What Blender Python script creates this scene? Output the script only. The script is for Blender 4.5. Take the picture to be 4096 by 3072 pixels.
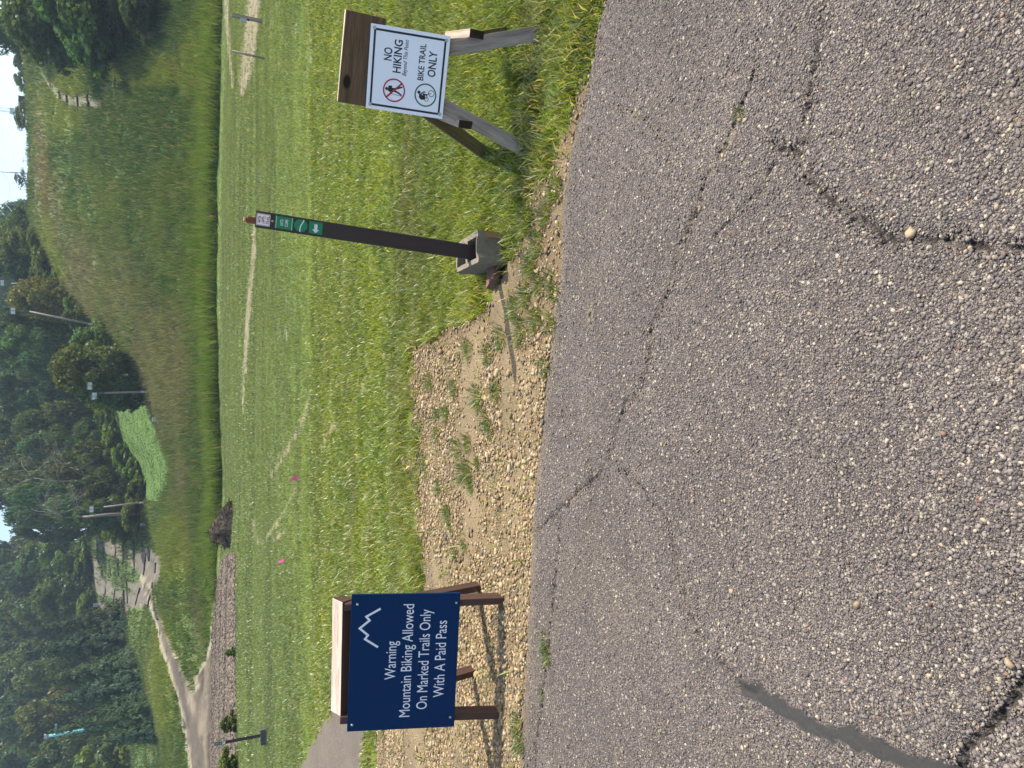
import bpy, bmesh, math, random
import numpy as np
from mathutils import Matrix, Vector
rng = np.random.default_rng(11); random.seed(11)
R = math.radians
SC = bpy.context.scene
COL = SC.collection
for o in list(bpy.data.objects): bpy.data.objects.remove(o)

# ------------------------------------------------------------------ camera, sky, sun, exposure
H = 1.65; TH = R(23.5); F = 2840.0            # eye height, downward pitch, focal length in photo pixels
cT, sT = math.cos(TH), math.sin(TH)
cam_d = bpy.data.cameras.new('camera'); cam = bpy.data.objects.new('camera', cam_d); COL.objects.link(cam)
cam_d.sensor_fit = 'HORIZONTAL'; cam_d.sensor_width = 36.0; cam_d.lens = 36.0 * F / 4096.0
cam_d.clip_start = 0.05; cam_d.clip_end = 5000
fwd = Vector((0, cT, -sT)); upv = Vector((0, sT, cT))
mx = Matrix.Identity(4)                        # the phone was held on its side: picture right = down
for i in range(3):
    mx[i][0] = -upv[i]; mx[i][1] = (1, 0, 0)[i]; mx[i][2] = -fwd[i]; mx[i][3] = (0, 0, H)[i]
cam.matrix_world = mx
SC.camera = cam

SUN_EL, SUN_AZ = R(57), R(68)                  # azimuth measured from +Y towards +X
world = bpy.data.worlds.new('World'); SC.world = world; world.use_nodes = True
nt = world.node_tree; nt.nodes.clear()
sky = nt.nodes.new('ShaderNodeTexSky'); sky.sky_type = 'NISHITA'; sky.sun_disc = False
sky.sun_elevation = SUN_EL; sky.sun_rotation = SUN_AZ; sky.air_density = 1.0; sky.dust_density = 2.5; sky.ozone_density = 1.0
bg = nt.nodes.new('ShaderNodeBackground'); bg.inputs['Strength'].default_value = 0.15
wo = nt.nodes.new('ShaderNodeOutputWorld')
nt.links.new(sky.outputs[0], bg.inputs[0]); nt.links.new(bg.outputs[0], wo.inputs[0])
sd = bpy.data.lights.new('sun', 'SUN'); sd.energy = 4.6; sd.angle = R(0.5); sd.color = (1.0, 0.92, 0.79)
sun = bpy.data.objects.new('sun', sd); COL.objects.link(sun)
sdir = Vector((math.sin(SUN_AZ) * math.cos(SUN_EL), math.cos(SUN_AZ) * math.cos(SUN_EL), math.sin(SUN_EL)))
sun.rotation_euler = sdir.to_track_quat('Z', 'Y').to_euler()
SC.view_settings.view_transform = 'Standard'; SC.view_settings.look = 'None'
SC.view_settings.exposure = 0.9; SC.view_settings.gamma = 1.0
SC.cycles.max_bounces = 6; SC.cycles.diffuse_bounces = 3; SC.cycles.transmission_bounces = 4; SC.cycles.transparent_max_bounces = 4

# ------------------------------------------------------------------ helpers: projection, noise
def dep_t(X): return np.tan(TH + np.arctan((np.asarray(X, float) - 2048) / F))
def gnd(X, Y, z=0.0):
    xr = (1536 - Y) / F; yd = (X - 2048) / F
    r = np.array([xr, cT - yd * sT, -sT - yd * cT]); return np.array([0, 0, H]) + r * ((z - H) / r[2])
def at_d(X, Y, d):                             # point seen at photo pixel (X, Y) at forward distance d
    xr = (1536 - Y) / F; yd = (X - 2048) / F
    r = np.array([xr, cT - yd * sT, -sT - yd * cT]); return np.array([0, 0, H]) + r * (d / r[1])
def project(x, y, z):
    dz = z - H; D = np.maximum(y * cT - dz * sT, 0.05); U = y * sT + dz * cT
    return 2048 - F * U / D, 1536 - F * x / D

def vnoise(x, y, seed=0):
    xi = np.floor(x).astype(np.int64); yi = np.floor(y).astype(np.int64); fx = x - xi; fy = y - yi
    fx = fx * fx * (3 - 2 * fx); fy = fy * fy * (3 - 2 * fy)
    def h(a, b):
        n = (a * 374761393 + b * 668265263 + seed * 974634777) & 0xffffffff
        n = ((n ^ (n >> 13)) * 1274126177) & 0xffffffff
        return ((n ^ (n >> 16)) & 0xffff) / 65535.0
    return (h(xi, yi) * (1 - fx) + h(xi + 1, yi) * fx) * (1 - fy) + (h(xi, yi + 1) * (1 - fx) + h(xi + 1, yi + 1) * fx) * fy
def fbm(x, y, seed=0, octv=4):
    v = 0; a = 0.5; t = 0
    for i in range(octv):
        v = v + a * vnoise(x * 2 ** i, y * 2 ** i, seed + i * 7); t += a; a *= 0.5
    return v / t
def sstep(a, b, x):
    t = np.clip((x - a) / (b - a), 0, 1); return t * t * (3 - 2 * t)
def gsmooth(A, sig, axis):
    n = int(max(1, round(sig * 3))); k = np.exp(-0.5 * (np.arange(-n, n + 1) / sig) ** 2); k /= k.sum()
    return np.apply_along_axis(lambda v: np.convolve(np.pad(v, n, mode='edge'), k, mode='valid'), axis, A)
def seg_dist(px, py, pts):                     # distance to a polyline, and parameter 0..1 along it
    best = np.full(np.shape(px), 1e9); par = np.zeros(np.shape(px)); n = len(pts) - 1
    for i in range(n):
        ax, ay = pts[i][:2]; bx, by = pts[i + 1][:2]; dx, dy = bx - ax, by - ay
        t = np.clip(((px - ax) * dx + (py - ay) * dy) / (dx * dx + dy * dy + 1e-12), 0, 1)
        dd = np.hypot(px - ax - t * dx, py - ay - t * dy)
        m = dd < best; best = np.where(m, dd, best); par = np.where(m, (i + t) / n, par)
    return best, par
def inpoly(px, py, poly):
    ins = np.zeros(np.shape(px), bool); n = len(poly)
    for i in range(n):
        x1, y1 = poly[i]; x2, y2 = poly[(i + 1) % n]
        if y1 == y2: continue
        c = ((y1 > py) != (y2 > py)) & (px < (x2 - x1) * (py - y1) / (y2 - y1) + x1); ins ^= c
    return ins
def lin(r, g, b):                              # sRGB 0..255 -> linear
    f = lambda v: (v / 255 / 12.92) if v <= 10 else ((v / 255 + 0.055) / 1.055) ** 2.4
    return np.array([f(r), f(g), f(b)])

# ------------------------------------------------------------------ helpers: objects, meshes
def tag(o, label=None, cat=None, group=None, kind=None):
    if label: o['label'] = label
    if cat: o['category'] = cat
    if group: o['group'] = group
    if kind: o['kind'] = kind
    return o
def thing(name, label, cat, loc=(0, 0, 0), rz=0.0, group=None):
    o = bpy.data.objects.new(name, None); COL.objects.link(o); o.location = loc; o.rotation_euler = (0, 0, rz)
    o.empty_display_size = 0.1
    return tag(o, label, cat, group)
def mesh_np(name, V, polys_n, loops, mat, cols=None, attrs=None, smooth=False, parent=None, link=True):
    """V (n,3); polys_n: faces per loop-count (scalar or array); loops: flat indices"""
    me = bpy.data.meshes.new(name); V = np.asarray(V, np.float32); loops = np.asarray(loops, np.int32).ravel()
    me.vertices.add(len(V)); me.vertices.foreach_set('co', V.ravel())
    me.loops.add(len(loops)); me.loops.foreach_set('vertex_index', loops)
    if np.isscalar(polys_n): tot = np.full(len(loops) // polys_n, polys_n, np.int32)
    else: tot = np.asarray(polys_n, np.int32)
    st = np.concatenate([[0], np.cumsum(tot)[:-1]]).astype(np.int32)
    me.polygons.add(len(tot)); me.polygons.foreach_set('loop_start', st); me.polygons.foreach_set('loop_total', tot)
    if smooth: me.polygons.foreach_set('use_smooth', np.ones(len(tot), bool))
    if cols is not None:
        a = me.color_attributes.new('Col', 'FLOAT_COLOR', 'POINT')
        c4 = np.ones((len(V), 4), np.float32); c4[:, :3] = cols; a.data.foreach_set('color', c4.ravel())
    for k, v in (attrs or {}).items():
        a = me.attributes.new(k, 'FLOAT', 'POINT'); a.data.foreach_set('value', np.asarray(v, np.float32).ravel())
    me.update(calc_edges=True)
    if mat: me.materials.append(mat)
    if not link: return me
    o = bpy.data.objects.new(name, me); COL.objects.link(o)
    if parent: o.parent = parent
    return o
def grid_faces(nr, nc):
    i = np.arange(nr * nc).reshape(nr, nc)
    return np.stack([i[:-1, :-1], i[:-1, 1:], i[1:, 1:], i[1:, :-1]], -1).reshape(-1, 4)
def from_bm(name, bm, mat, parent=None, matrix=None, smooth=False):
    me = bpy.data.meshes.new(name); bmesh.ops.recalc_face_normals(bm, faces=bm.faces[:]); bm.to_mesh(me); bm.free()
    if smooth:
        for p in me.polygons: p.use_smooth = True
    if mat: me.materials.append(mat)
    o = bpy.data.objects.new(name, me); COL.objects.link(o)
    if parent: o.parent = parent
    if matrix is not None: o.matrix_basis = matrix
    return o
def add_box(bm, sx, sy, sz, mat4=None, bevel=0.0):
    r = bmesh.ops.create_cube(bm, size=1.0); vs = r['verts']
    bmesh.ops.scale(bm, vec=(sx, sy, sz), verts=vs)
    if bevel:
        es = list({e for v in vs for e in v.link_edges}); rb = bmesh.ops.bevel(bm, geom=es, offset=bevel, segments=2, profile=0.6, affect='EDGES')
        vs = list({v for f in rb['faces'] for v in f.verts} | {v for v in vs if v.is_valid})
    if mat4 is not None: bmesh.ops.transform(bm, matrix=mat4, verts=vs)
    return vs
def beam(name, p0, p1, w, t, mat, parent, side=(1, 0, 0), bevel=0.003, jig=0.0015):
    """a length of lumber from p0 to p1 (parent's space); w along 'side', t across"""
    p0, p1 = Vector(p0), Vector(p1); z = (p1 - p0); L = z.length; z.normalize()
    x = Vector(side); x = (x - z * x.dot(z)).normalized(); y = z.cross(x)
    M = Matrix((x, y, z)).transposed().to_4x4(); M.translation = (p0 + p1) / 2
    bm = bmesh.new(); add_box(bm, w, t, L, bevel=bevel)
    for v in bm.verts: v.co += Vector((random.uniform(-jig, jig), random.uniform(-jig, jig), 0))
    return from_bm(name, bm, mat, parent, M)
def tube(path, radii, seg=7, cap=True):
    P = np.asarray(path, float); n = len(P); V = []; Fc = []
    for i in range(n):
        t = P[min(i + 1, n - 1)] - P[max(i - 1, 0)]; t = t / (np.linalg.norm(t) + 1e-9)
        a = np.array([0, 0, 1.0]) if abs(t[2]) < 0.9 else np.array([1.0, 0, 0]); u = np.cross(t, a); u /= np.linalg.norm(u); w = np.cross(t, u)
        for k in range(seg):
            an = 2 * math.pi * k / seg; V.append(P[i] + radii[i] * (math.cos(an) * u + math.sin(an) * w))
    for i in range(n - 1):
        for k in range(seg):
            Fc.append([i * seg + k, i * seg + (k + 1) % seg, (i + 1) * seg + (k + 1) % seg, (i + 1) * seg + k])
    if cap: Fc.append(list(range(seg))[::-1]); Fc.append([(n - 1) * seg + k for k in range(seg)])
    return np.array(V), Fc
class MB:
    def __init__(s): s.V = []; s.F = []; s.n = 0
    def add(s, V, Fc):
        s.V.append(np.asarray(V, float)); s.F += [[i + s.n for i in f] for f in Fc]; s.n += len(V)
    def tube(s, path, radii, seg=7): s.add(*tube(path, radii, seg))
    def build(s, name, mat, parent=None, smooth=True, cols=None, link=True):
        return mesh_np(name, np.concatenate(s.V), [len(f) for f in s.F], [i for f in s.F for i in f], mat, cols=cols, smooth=smooth, parent=parent, link=link)

# ------------------------------------------------------------------ materials
def new_mat(name):
    m = bpy.data.materials.new(name); m.use_nodes = True; t = m.node_tree; t.nodes.clear()
    return m, t, (lambda k, **kw: mk(t, k, **kw)), t.links.new
def mk(t, k, **kw):
    n = t.nodes.new('ShaderNode' + k)
    for a, v in kw.items():
        if a in n.inputs: n.inputs[a].default_value = v
        else: setattr(n, a, v)
    return n
def out(t, L, sh):
    o = t.nodes.new('ShaderNodeOutputMaterial'); L(sh, o.inputs[0])
def ramp(t, stops):
    r = t.nodes.new('ShaderNodeValToRGB'); e = r.color_ramp.elements
    while len(e) < len(stops): e.new(0.5)
    for el, (p, c) in zip(e, stops): el.position = p; el.color = (*c, 1)
    return r
def mixc(t, L, f, a, b, mode='MIX'):
    n = t.nodes.new('ShaderNodeMix'); n.data_type = 'RGBA'; n.blend_type = mode; n.clamp_result = False
    for s, v in ((0, f), (6, a), (7, b)):
        if hasattr(v, 'is_output') or hasattr(v, 'links'): L(v, n.inputs[s])
        elif s == 0: n.inputs[0].default_value = v
        else: n.inputs[s].default_value = (*v, 1)
    return n.outputs[2]
def math_(t, L, op, a, b=None, clamp=False):
    n = t.nodes.new('ShaderNodeMath'); n.operation = op; n.use_clamp = clamp
    for s, v in ((0, a), (1, b)):
        if v is None: continue
        if hasattr(v, 'links'): L(v, n.inputs[s])
        else: n.inputs[s].default_value = v
    return n.outputs[0]

def mat_blade(name, transl=0.4, rand=False, gloss=0.02):
    m, t, N, L = new_mat(name)
    col = N('VertexColor', layer_name='Col').outputs[0]
    if rand:
        oi = N('ObjectInfo'); hs = N('HueSaturation'); L(col, hs.inputs['Color'])
        L(math_(t, L, 'MULTIPLY_ADD', oi.outputs['Random'], 0.05), hs.inputs['Hue'])
        hs.inputs['Hue'].links[0].from_node.inputs[2].default_value = 0.475
        v = math_(t, L, 'MULTIPLY_ADD', oi.outputs['Random'], 0.6); v.node.inputs[2].default_value = 0.7
        L(v, hs.inputs['Value']); col = hs.outputs[0]
    d = N('BsdfDiffuse'); L(col, d.inputs[0])
    tr = N('BsdfTranslucent'); tc = mixc(t, L, 1.0, col, (1.25, 1.15, 0.55), 'MULTIPLY'); L(tc, tr.inputs[0])
    ms = N('MixShader'); ms.inputs[0].default_value = transl; L(d.outputs[0], ms.inputs[1]); L(tr.outputs[0], ms.inputs[2])
    g = N('BsdfGlossy'); g.inputs['Roughness'].default_value = 0.42; g.inputs[0].default_value = (0.9, 0.95, 1, 1)
    m2 = N('MixShader'); m2.inputs[0].default_value = gloss; L(ms.outputs[0], m2.inputs[1]); L(g.outputs[0], m2.inputs[2])
    out(t, L, m2.outputs[0]); return m
M_GRASS = mat_blade('grass_blades', 0.42, gloss=0.05)
M_TALL = mat_blade('tall_grass', 0.35, gloss=0.0)
M_LEAF = mat_blade('leaves', 0.4, rand=True, gloss=0.012)
M_NEEDLE = mat_blade('needles', 0.12, rand=True, gloss=0.008)

def mat_ground(name, bump=0.5, fine=60.0, rough=0.95):
    m, t, N, L = new_mat(name)
    col = N('VertexColor', layer_name='Col').outputs[0]
    geo = N('NewGeometry'); P = geo.outputs['Position']
    n1 = N('TexNoise', Scale=fine, Detail=6.0, Roughness=0.7); L(P, n1.inputs['Vector'])
    n2 = N('TexNoise', Scale=2.2, Detail=5.0, Roughness=0.65); L(P, n2.inputs['Vector'])
    f = math_(t, L, 'MULTIPLY_ADD', n1.outputs[0], 1.5); f.node.inputs[2].default_value = 0.25
    f2 = math_(t, L, 'MULTIPLY_ADD', n2.outputs[0], 0.8); f2.node.inputs[2].default_value = 0.6
    f = math_(t, L, 'MULTIPLY', f, f2)
    vm = N('VectorMath', operation='SCALE'); L(col, vm.inputs[0]); L(f, vm.inputs['Scale'])
    b = N('BsdfPrincipled'); L(vm.outputs[0], b.inputs['Base Color']); b.inputs['Roughness'].default_value = rough; b.inputs['Specular IOR Level'].default_value = 0.1
    bp = N('Bump', Strength=bump, Distance=0.02); L(n1.outputs[0], bp.inputs['Height']); L(bp.outputs[0], b.inputs['Normal'])
    out(t, L, b.outputs[0]); return m
M_GROUND = mat_ground('soil_and_turf', 0.6, 45.0)
M_DIRT = mat_ground('bare_dirt', 0.8, 12.0)
M_GRAVEL = mat_ground('sandy_gravel', 0.9, 110.0)
M_STONE = None
def mat_stone():
    m, t, N, L = new_mat('limestone_chips')
    col = N('VertexColor', layer_name='Col').outputs[0]
    geo = N('NewGeometry'); n = N('TexNoise', Scale=160.0, Detail=3.0); L(geo.outputs['Position'], n.inputs['Vector'])
    f = math_(t, L, 'MULTIPLY_ADD', n.outputs[0], 0.7); f.node.inputs[2].default_value = 0.65
    vm = N('VectorMath', operation='SCALE'); L(col, vm.inputs[0]); L(f, vm.inputs['Scale'])
    b = N('BsdfPrincipled'); L(vm.outputs[0], b.inputs['Base Color']); b.inputs['Roughness'].default_value = 0.85; b.inputs['Specular IOR Level'].default_value = 0.25
    out(t, L, b.outputs[0]); return m
M_STONE = mat_stone()

def mat_asphalt():
    m, t, N, L = new_mat('worn_asphalt')
    geo = N('NewGeometry'); P = geo.outputs['Position']
    wn = N('TexNoise', Scale=70.0, Detail=2.0); L(P, wn.inputs['Vector'])
    wv = N('VectorMath', operation='SCALE'); L(wn.outputs['Color'], wv.inputs[0]); wv.inputs['Scale'].default_value = 0.006
    pv = N('VectorMath', operation='ADD'); L(P, pv.inputs[0]); L(wv.outputs[0], pv.inputs[1])
    def vor(scale, rnd=1.0):
        v = N('TexVoronoi', Scale=scale, Randomness=rnd); v.voronoi_dimensions = '2D'; L(pv.outputs[0], v.inputs['Vector']); return v
    va = vor(125.0); vb = vor(280.0); vc = vor(66.0)
    # big chips / fine grit: which cells hold a chip, and its colour
    sa = N('SeparateColor'); L(va.outputs['Color'], sa.inputs[0]); sb = N('SeparateColor'); L(vb.outputs['Color'], sb.inputs[0]); sc_ = N('SeparateColor'); L(vc.outputs['Color'], sc_.inputs[0])
    pal = [(0.0, (0.055, 0.046, 0.045)), (0.22, (0.095, 0.081, 0.077)), (0.45, (0.135, 0.115, 0.107)), (0.66, (0.180, 0.153, 0.136)), (0.82, (0.25, 0.21, 0.165)), (0.95, (0.33, 0.28, 0.21)), (0.985, (0.19, 0.12, 0.085)), (1.0, (0.36, 0.32, 0.26))]
    ra = ramp(t, pal); ra.color_ramp.interpolation = 'CONSTANT'; L(sa.outputs[0], ra.inputs[0])
    rb = ramp(t, pal); L(sb.outputs[0], rb.inputs[0])
    rc = ramp(t, [(0.0, (0.075, 0.067, 0.068)), (0.45, (0.13, 0.115, 0.112)), (0.8, (0.22, 0.19, 0.16)), (1.0, (0.40, 0.36, 0.30))]); L(sc_.outputs[0], rc.inputs[0])
    ma = math_(t, L, 'GREATER_THAN', sa.outputs[1], 0.42)                     # chip present
    ha = N('MapRange', **{'From Min': 0.006 * 60, 'From Max': 0.0, 'To Min': 0.0, 'To Max': 1.0}); L(va.outputs['Distance'], ha.inputs[0])
    ha.inputs['From Min'].default_value = 0.62; ha.inputs['From Max'].default_value = 0.28
    hb = N('MapRange'); L(vb.outputs['Distance'], hb.inputs[0]); hb.inputs['From Min'].default_value = 0.68; hb.inputs['From Max'].default_value = 0.25
    hc = N('MapRange'); L(vc.outputs['Distance'], hc.inputs[0]); hc.inputs['From Min'].default_value = 0.50; hc.inputs['From Max'].default_value = 0.36
    mc = math_(t, L, 'GREATER_THAN', sc_.outputs[1], 0.88)
    binder = (0.034, 0.029, 0.027)
    fb = math_(t, L, 'MULTIPLY', hb.outputs[0], 0.9)
    col = mixc(t, L, fb, binder, rb.outputs[0])
    fa = math_(t, L, 'MULTIPLY', ha.outputs[0], ma)
    col = mixc(t, L, fa, col, ra.outputs[0])
    fc = math_(t, L, 'MULTIPLY', hc.outputs[0], mc)
    col = mixc(t, L, fc, col, rc.outputs[0])
    # large stains and dusty areas
    nl = N('TexNoise', Scale=1.6, Detail=5.0, Roughness=0.62); L(P, nl.inputs['Vector'])
    fl = math_(t, L, 'MULTIPLY_ADD', nl.outputs[0], 1.1); fl.node.inputs[2].default_value = 0.50
    vm = N('VectorMath', operation='SCALE'); L(col, vm.inputs[0]); L(fl, vm.inputs['Scale']); col = vm.outputs[0]
    A = lambda k: N('Attribute', attribute_name=k).outputs['Fac']
    ns = N('TexNoise', Scale=120.0, Detail=3.0); L(P, ns.inputs['Vector'])
    sand = mixc(t, L, ns.outputs[0], (0.10, 0.08, 0.055), (0.36, 0.285, 0.18))
    col = mixc(t, L, A('sand'), col, sand)
    tarc = mixc(t, L, ns.outputs[0], (0.018, 0.018, 0.017), (0.045, 0.043, 0.040)); col = mixc(t, L, A('tar'), col, tarc)
    col = mixc(t, L, A('crack'), col, (0.022, 0.019, 0.017))
    h1 = math_(t, L, 'MULTIPLY', fa, 1.0); h2 = math_(t, L, 'MULTIPLY_ADD', hb.outputs[0], 0.45); L(h1, h2.node.inputs[2])
    h3 = math_(t, L, 'MULTIPLY_ADD', fc, 0.8); L(h2, h3.node.inputs[2])
    inv = math_(t, L, 'SUBTRACT', 1.0, A('tar')); h4 = math_(t, L, 'MULTIPLY', h3, inv)
    bp = N('Bump', Strength=0.9, Distance=0.0048); L(h4, bp.inputs['Height'])
    b = N('BsdfPrincipled'); L(col, b.inputs['Base Color']); b.inputs['Roughness'].default_value = 0.8; b.inputs['Specular IOR Level'].default_value = 0.3
    L(bp.outputs[0], b.inputs['Normal']); out(t, L, b.outputs[0]); return m
M_ASPH = mat_asphalt()

def mat_wood(name, dark, light, grain=1.0, rough=0.75, knots=False):
    m, t, N, L = new_mat(name)
    tc = N('TexCoord'); oi = N('ObjectInfo')
    off = N('VectorMath', operation='SCALE'); off.inputs[0].default_value = (3.1, 7.7, 5.3); L(oi.outputs['Random'], off.inputs['Scale'])
    ad = N('VectorMath', operation='ADD'); L(tc.outputs['Object'], ad.inputs[0]); L(off.outputs[0], ad.inputs[1])
    mp = N('Mapping'); mp.inputs['Scale'].default_value = (1, 1, 0.06); L(ad.outputs[0], mp.inputs[0])
    n1 = N('TexNoise', Scale=150.0 * grain, Detail=4.0, Roughness=0.6, Distortion=0.4); L(mp.outputs[0], n1.inputs['Vector'])
    n2 = N('TexNoise', Scale=30.0 * grain, Detail=3.0, Distortion=1.0); L(mp.outputs[0], n2.inputs['Vector'])
    s = math_(t, L, 'MULTIPLY_ADD', n1.outputs[0], 0.6); L(math_(t, L, 'MULTIPLY', n2.outputs[0], 0.5), s.node.inputs[2])
    r = ramp(t, [(0.30, dark), (0.52, tuple((a + b) / 2 for a, b in zip(dark, light))), (0.72, light)]); L(s, r.inputs[0])
    col = r.outputs[0]
    if knots:
        v = N('TexVoronoi', Scale=5.5); mp2 = N('Mapping'); mp2.inputs['Scale'].default_value = (1, 1, 0.55); L(ad.outputs[0], mp2.inputs[0]); L(mp2.outputs[0], v.inputs['Vector'])
        k = N('MapRange'); L(v.outputs['Distance'], k.inputs[0]); k.inputs['From Min'].default_value = 0.14; k.inputs['From Max'].default_value = 0.09
        col = mixc(t, L, k.outputs[0], col, tuple(x * 0.3 for x in dark))
    b = N('BsdfPrincipled'); L(col, b.inputs['Base Color']); b.inputs['Roughness'].default_value = rough; b.inputs['Specular IOR Level'].default_value = 0.25
    bp = N('Bump', Strength=0.5, Distance=0.002); L(s, bp.inputs['Height']); L(bp.outputs[0], b.inputs['Normal'])
    out(t, L, b.outputs[0]); return m
M_BROWN = mat_wood('brown_stained_lumber', (0.03, 0.016, 0.012), (0.105, 0.058, 0.044))
M_HEADER = mat_wood('dark_brown_board', (0.060, 0.034, 0.018), (0.21, 0.13, 0.072), 0.8, knots=True)
M_GREYWOOD = mat_wood('weathered_grey_lumber', (0.12, 0.095, 0.07), (0.42, 0.345, 0.27))
M_PALEWOOD = mat_wood('bleached_sunlit_lumber', (0.19, 0.14, 0.105), (0.62, 0.52, 0.42))
M_GREENWOOD = mat_wood('dark_greenish_lumber', (0.06, 0.045, 0.02), (0.19, 0.145, 0.07))  # darker, greener wood of the rear legs
M_ENDGRAIN = mat_wood('shade_dark_end_grain', (0.012, 0.008, 0.006), (0.05, 0.032, 0.022))
M_POLE = mat_wood('pole_wood', (0.12, 0.10, 0.085), (0.33, 0.29, 0.25), 0.1)
M_BARK = mat_wood('bark', (0.025, 0.02, 0.016), (0.10, 0.085, 0.07), 0.08)
M_DEAD = mat_wood('bare_dead_wood', (0.12, 0.10, 0.09), (0.30, 0.26, 0.23), 0.1)
M_LOG = mat_wood('dark_straw_log', (0.012, 0.010, 0.008), (0.05, 0.04, 0.03), 0.1)
def mat_plain(name, c, rough=0.5, metal=0.0, spec=0.4, var=0.12, vs=40.0, bump=0.0):
    m, t, N, L = new_mat(name); tc = N('TexCoord')
    n = N('TexNoise', Scale=vs, Detail=4.0, Roughness=0.65); L(tc.outputs['Object'], n.inputs['Vector'])
    f = math_(t, L, 'MULTIPLY_ADD', n.outputs[0], 2 * var); f.node.inputs[2].default_value = 1 - var
    vm = N('VectorMath', operation='SCALE'); vm.inputs[0].default_value = c; L(f, vm.inputs['Scale'])
    b = N('BsdfPrincipled'); L(vm.outputs[0], b.inputs['Base Color']); b.inputs['Roughness'].default_value = rough
    b.inputs['Metallic'].default_value = metal; b.inputs['Specular IOR Level'].default_value = spec
    if bump:
        bp = N('Bump', Strength=bump, Distance=0.004); L(n.outputs[0], bp.inputs['Height']); L(bp.outputs[0], b.inputs['Normal'])
    out(t, L, b.outputs[0]); return m
M_NAVY = mat_plain('navy_sign_paint', (0.002, 0.024, 0.085), 0.6, spec=0.12, var=0.10, vs=9.0)
M_WHITE = mat_plain('white_lettering', (0.74, 0.76, 0.78), 0.5, var=0.05)
M_SIGNW = mat_plain('white_sign_sheet', (0.86, 0.87, 0.88), 0.4, var=0.03, vs=12.0)
M_BLACK = mat_plain('black_print', (0.012, 0.012, 0.014), 0.45)
M_RED = mat_plain('red_print', (0.42, 0.012, 0.03), 0.45)
M_GREEN = mat_plain('green_print', (0.008, 0.135, 0.058), 0.45)
M_STKG = mat_plain('green_sticker', (0.012, 0.23, 0.10), 0.45, var=0.06)
M_STEEL = mat_plain('zinc_screw', (0.45, 0.45, 0.44), 0.4, 0.8)
M_MARK = mat_plain('brown_marker_post', (0.042, 0.029, 0.027), 0.55, var=0.15)
M_STAKE = mat_plain('rusty_red_stake', (0.21, 0.062, 0.026), 0.7, var=0.25, vs=60)
M_TAN = mat_plain('tan_stake_tip', (0.34, 0.24, 0.13), 0.8, var=0.3, vs=80)
M_CONC = mat_plain('old_concrete', (0.185, 0.162, 0.12), 0.95, spec=0.1, var=0.45, vs=34.0, bump=0.9)
M_CONCD = mat_plain('dark_concrete', (0.10, 0.10, 0.10), 0.95, spec=0.1, var=0.3, vs=30.0, bump=0.6)
M_RUSTST = mat_plain('orange_stain', (0.30, 0.17, 0.075), 0.95, spec=0.1, var=0.4, vs=60.0, bump=0.6)
M_SLAB = mat_plain('brown_slab', (0.15, 0.072, 0.052), 0.8, var=0.25, vs=50, bump=0.4)
M_PINK = mat_plain('pink_plastic', (0.95, 0.12, 0.36), 0.5, var=0.05)
M_WIRE = mat_plain('wire', (0.18, 0.18, 0.18), 0.5, 0.6)
M_GREYBOX = mat_plain('grey_enamel', (0.40, 0.42, 0.44), 0.5, var=0.1)
M_LAMP = mat_plain('floodlight_glass', (0.66, 0.69, 0.70), 0.3, var=0.05)
M_MAST = mat_plain('dark_steel', (0.10, 0.11, 0.13), 0.5, 0.3)
M_FAINT = mat_plain('galvanised_lattice', (0.42, 0.46, 0.5), 0.5, 0.2)
M_TEAL = mat_plain('teal_paint', (0.10, 0.30, 0.30), 0.5)
M_BRUSH = mat_plain('dark_twigs', (0.055, 0.046, 0.038), 0.95, spec=0.05, var=0.5, vs=6)

# ------------------------------------------------------------------ terrain
YC = np.array([-600, -150, 100, 300, 500, 700, 850, 1000, 1150, 1300, 1450, 1600, 1720, 1860, 2000, 2130, 2300, 2450, 2600, 2800, 3000, 3250, 3700], float)
def row(v, d):
    v = np.array(v, float); d = np.array(d, float); z = H - d * dep_t(v); x = (1536 - YC) / F * (d * cT + (H - z) * sT); a = x / d
    i = np.argsort(a); return a[i], d[i], z[i]
AG = np.linspace(-1.0, 1.0, 501)
def res(v, d, dz=0.0):
    a, dd, z = row(v, d); return np.interp(AG, a, dd), np.interp(AG, a, z + dz)
r0 = res([907, 907, 906, 904, 895, 889, 888, 886, 885, 885, 886, 888, 892, 898, 904, 890, 874, 866, 862, 858, 858, 858, 858], [62] * 16 + [63, 66, 66, 66, 66, 66, 66])
v1 = [95, 100, 100, 106, 121, 120, 97, 187, 262, 362, 530, 607, 657, 730, 720, 690, 670, 650, 645, 665, 700, 720, 720]
d1 = [150, 150, 150, 150, 150, 148, 146, 138, 130, 122, 105, 95, 90, 84, 82, 82, 82, 82, 82, 80, 78, 78, 78]
r1 = res(v1, d1)
v3 = [97, 102, 102, 108, 123, 123, 108, 190, 260, 330, 390, 420, 450, 535, 584, 372, 366, 398, 500, 590, 622, 632, 632]
d3 = [205, 205, 205, 205, 205, 203, 200, 185, 175, 165, 158, 160, 152, 142, 128, 188, 190, 182, 145, 126, 120, 118, 118]
r3 = res(v3, d3)
v1z = r1[1]
valley = np.interp(AG, r3[0] * 0 + AG, np.ones_like(AG))
r2d = r1[0] + 0.35 * (r3[0] - r1[0]); r2z = np.minimum(r1[1] + 0.18 * (r3[1] - r1[1]), r1[1] + 3)
r4d = r3[0] + 90
a4, _, _ = row(v3, d3); add4 = np.interp(AG, a4, np.array([-3, -3, -3, -3, -3, -2, 3, 8, 12, 14, 14, 14, 14, 16, 16, 16, 14, 16, 18, 18, 18, 18, 18], float)[::-1])
r4z = r3[1] + add4
DG = np.concatenate([np.arange(0, 330, 1.0), np.arange(330, 1300, 10.0)])
ZT = np.zeros((len(AG), len(DG)))
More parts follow.
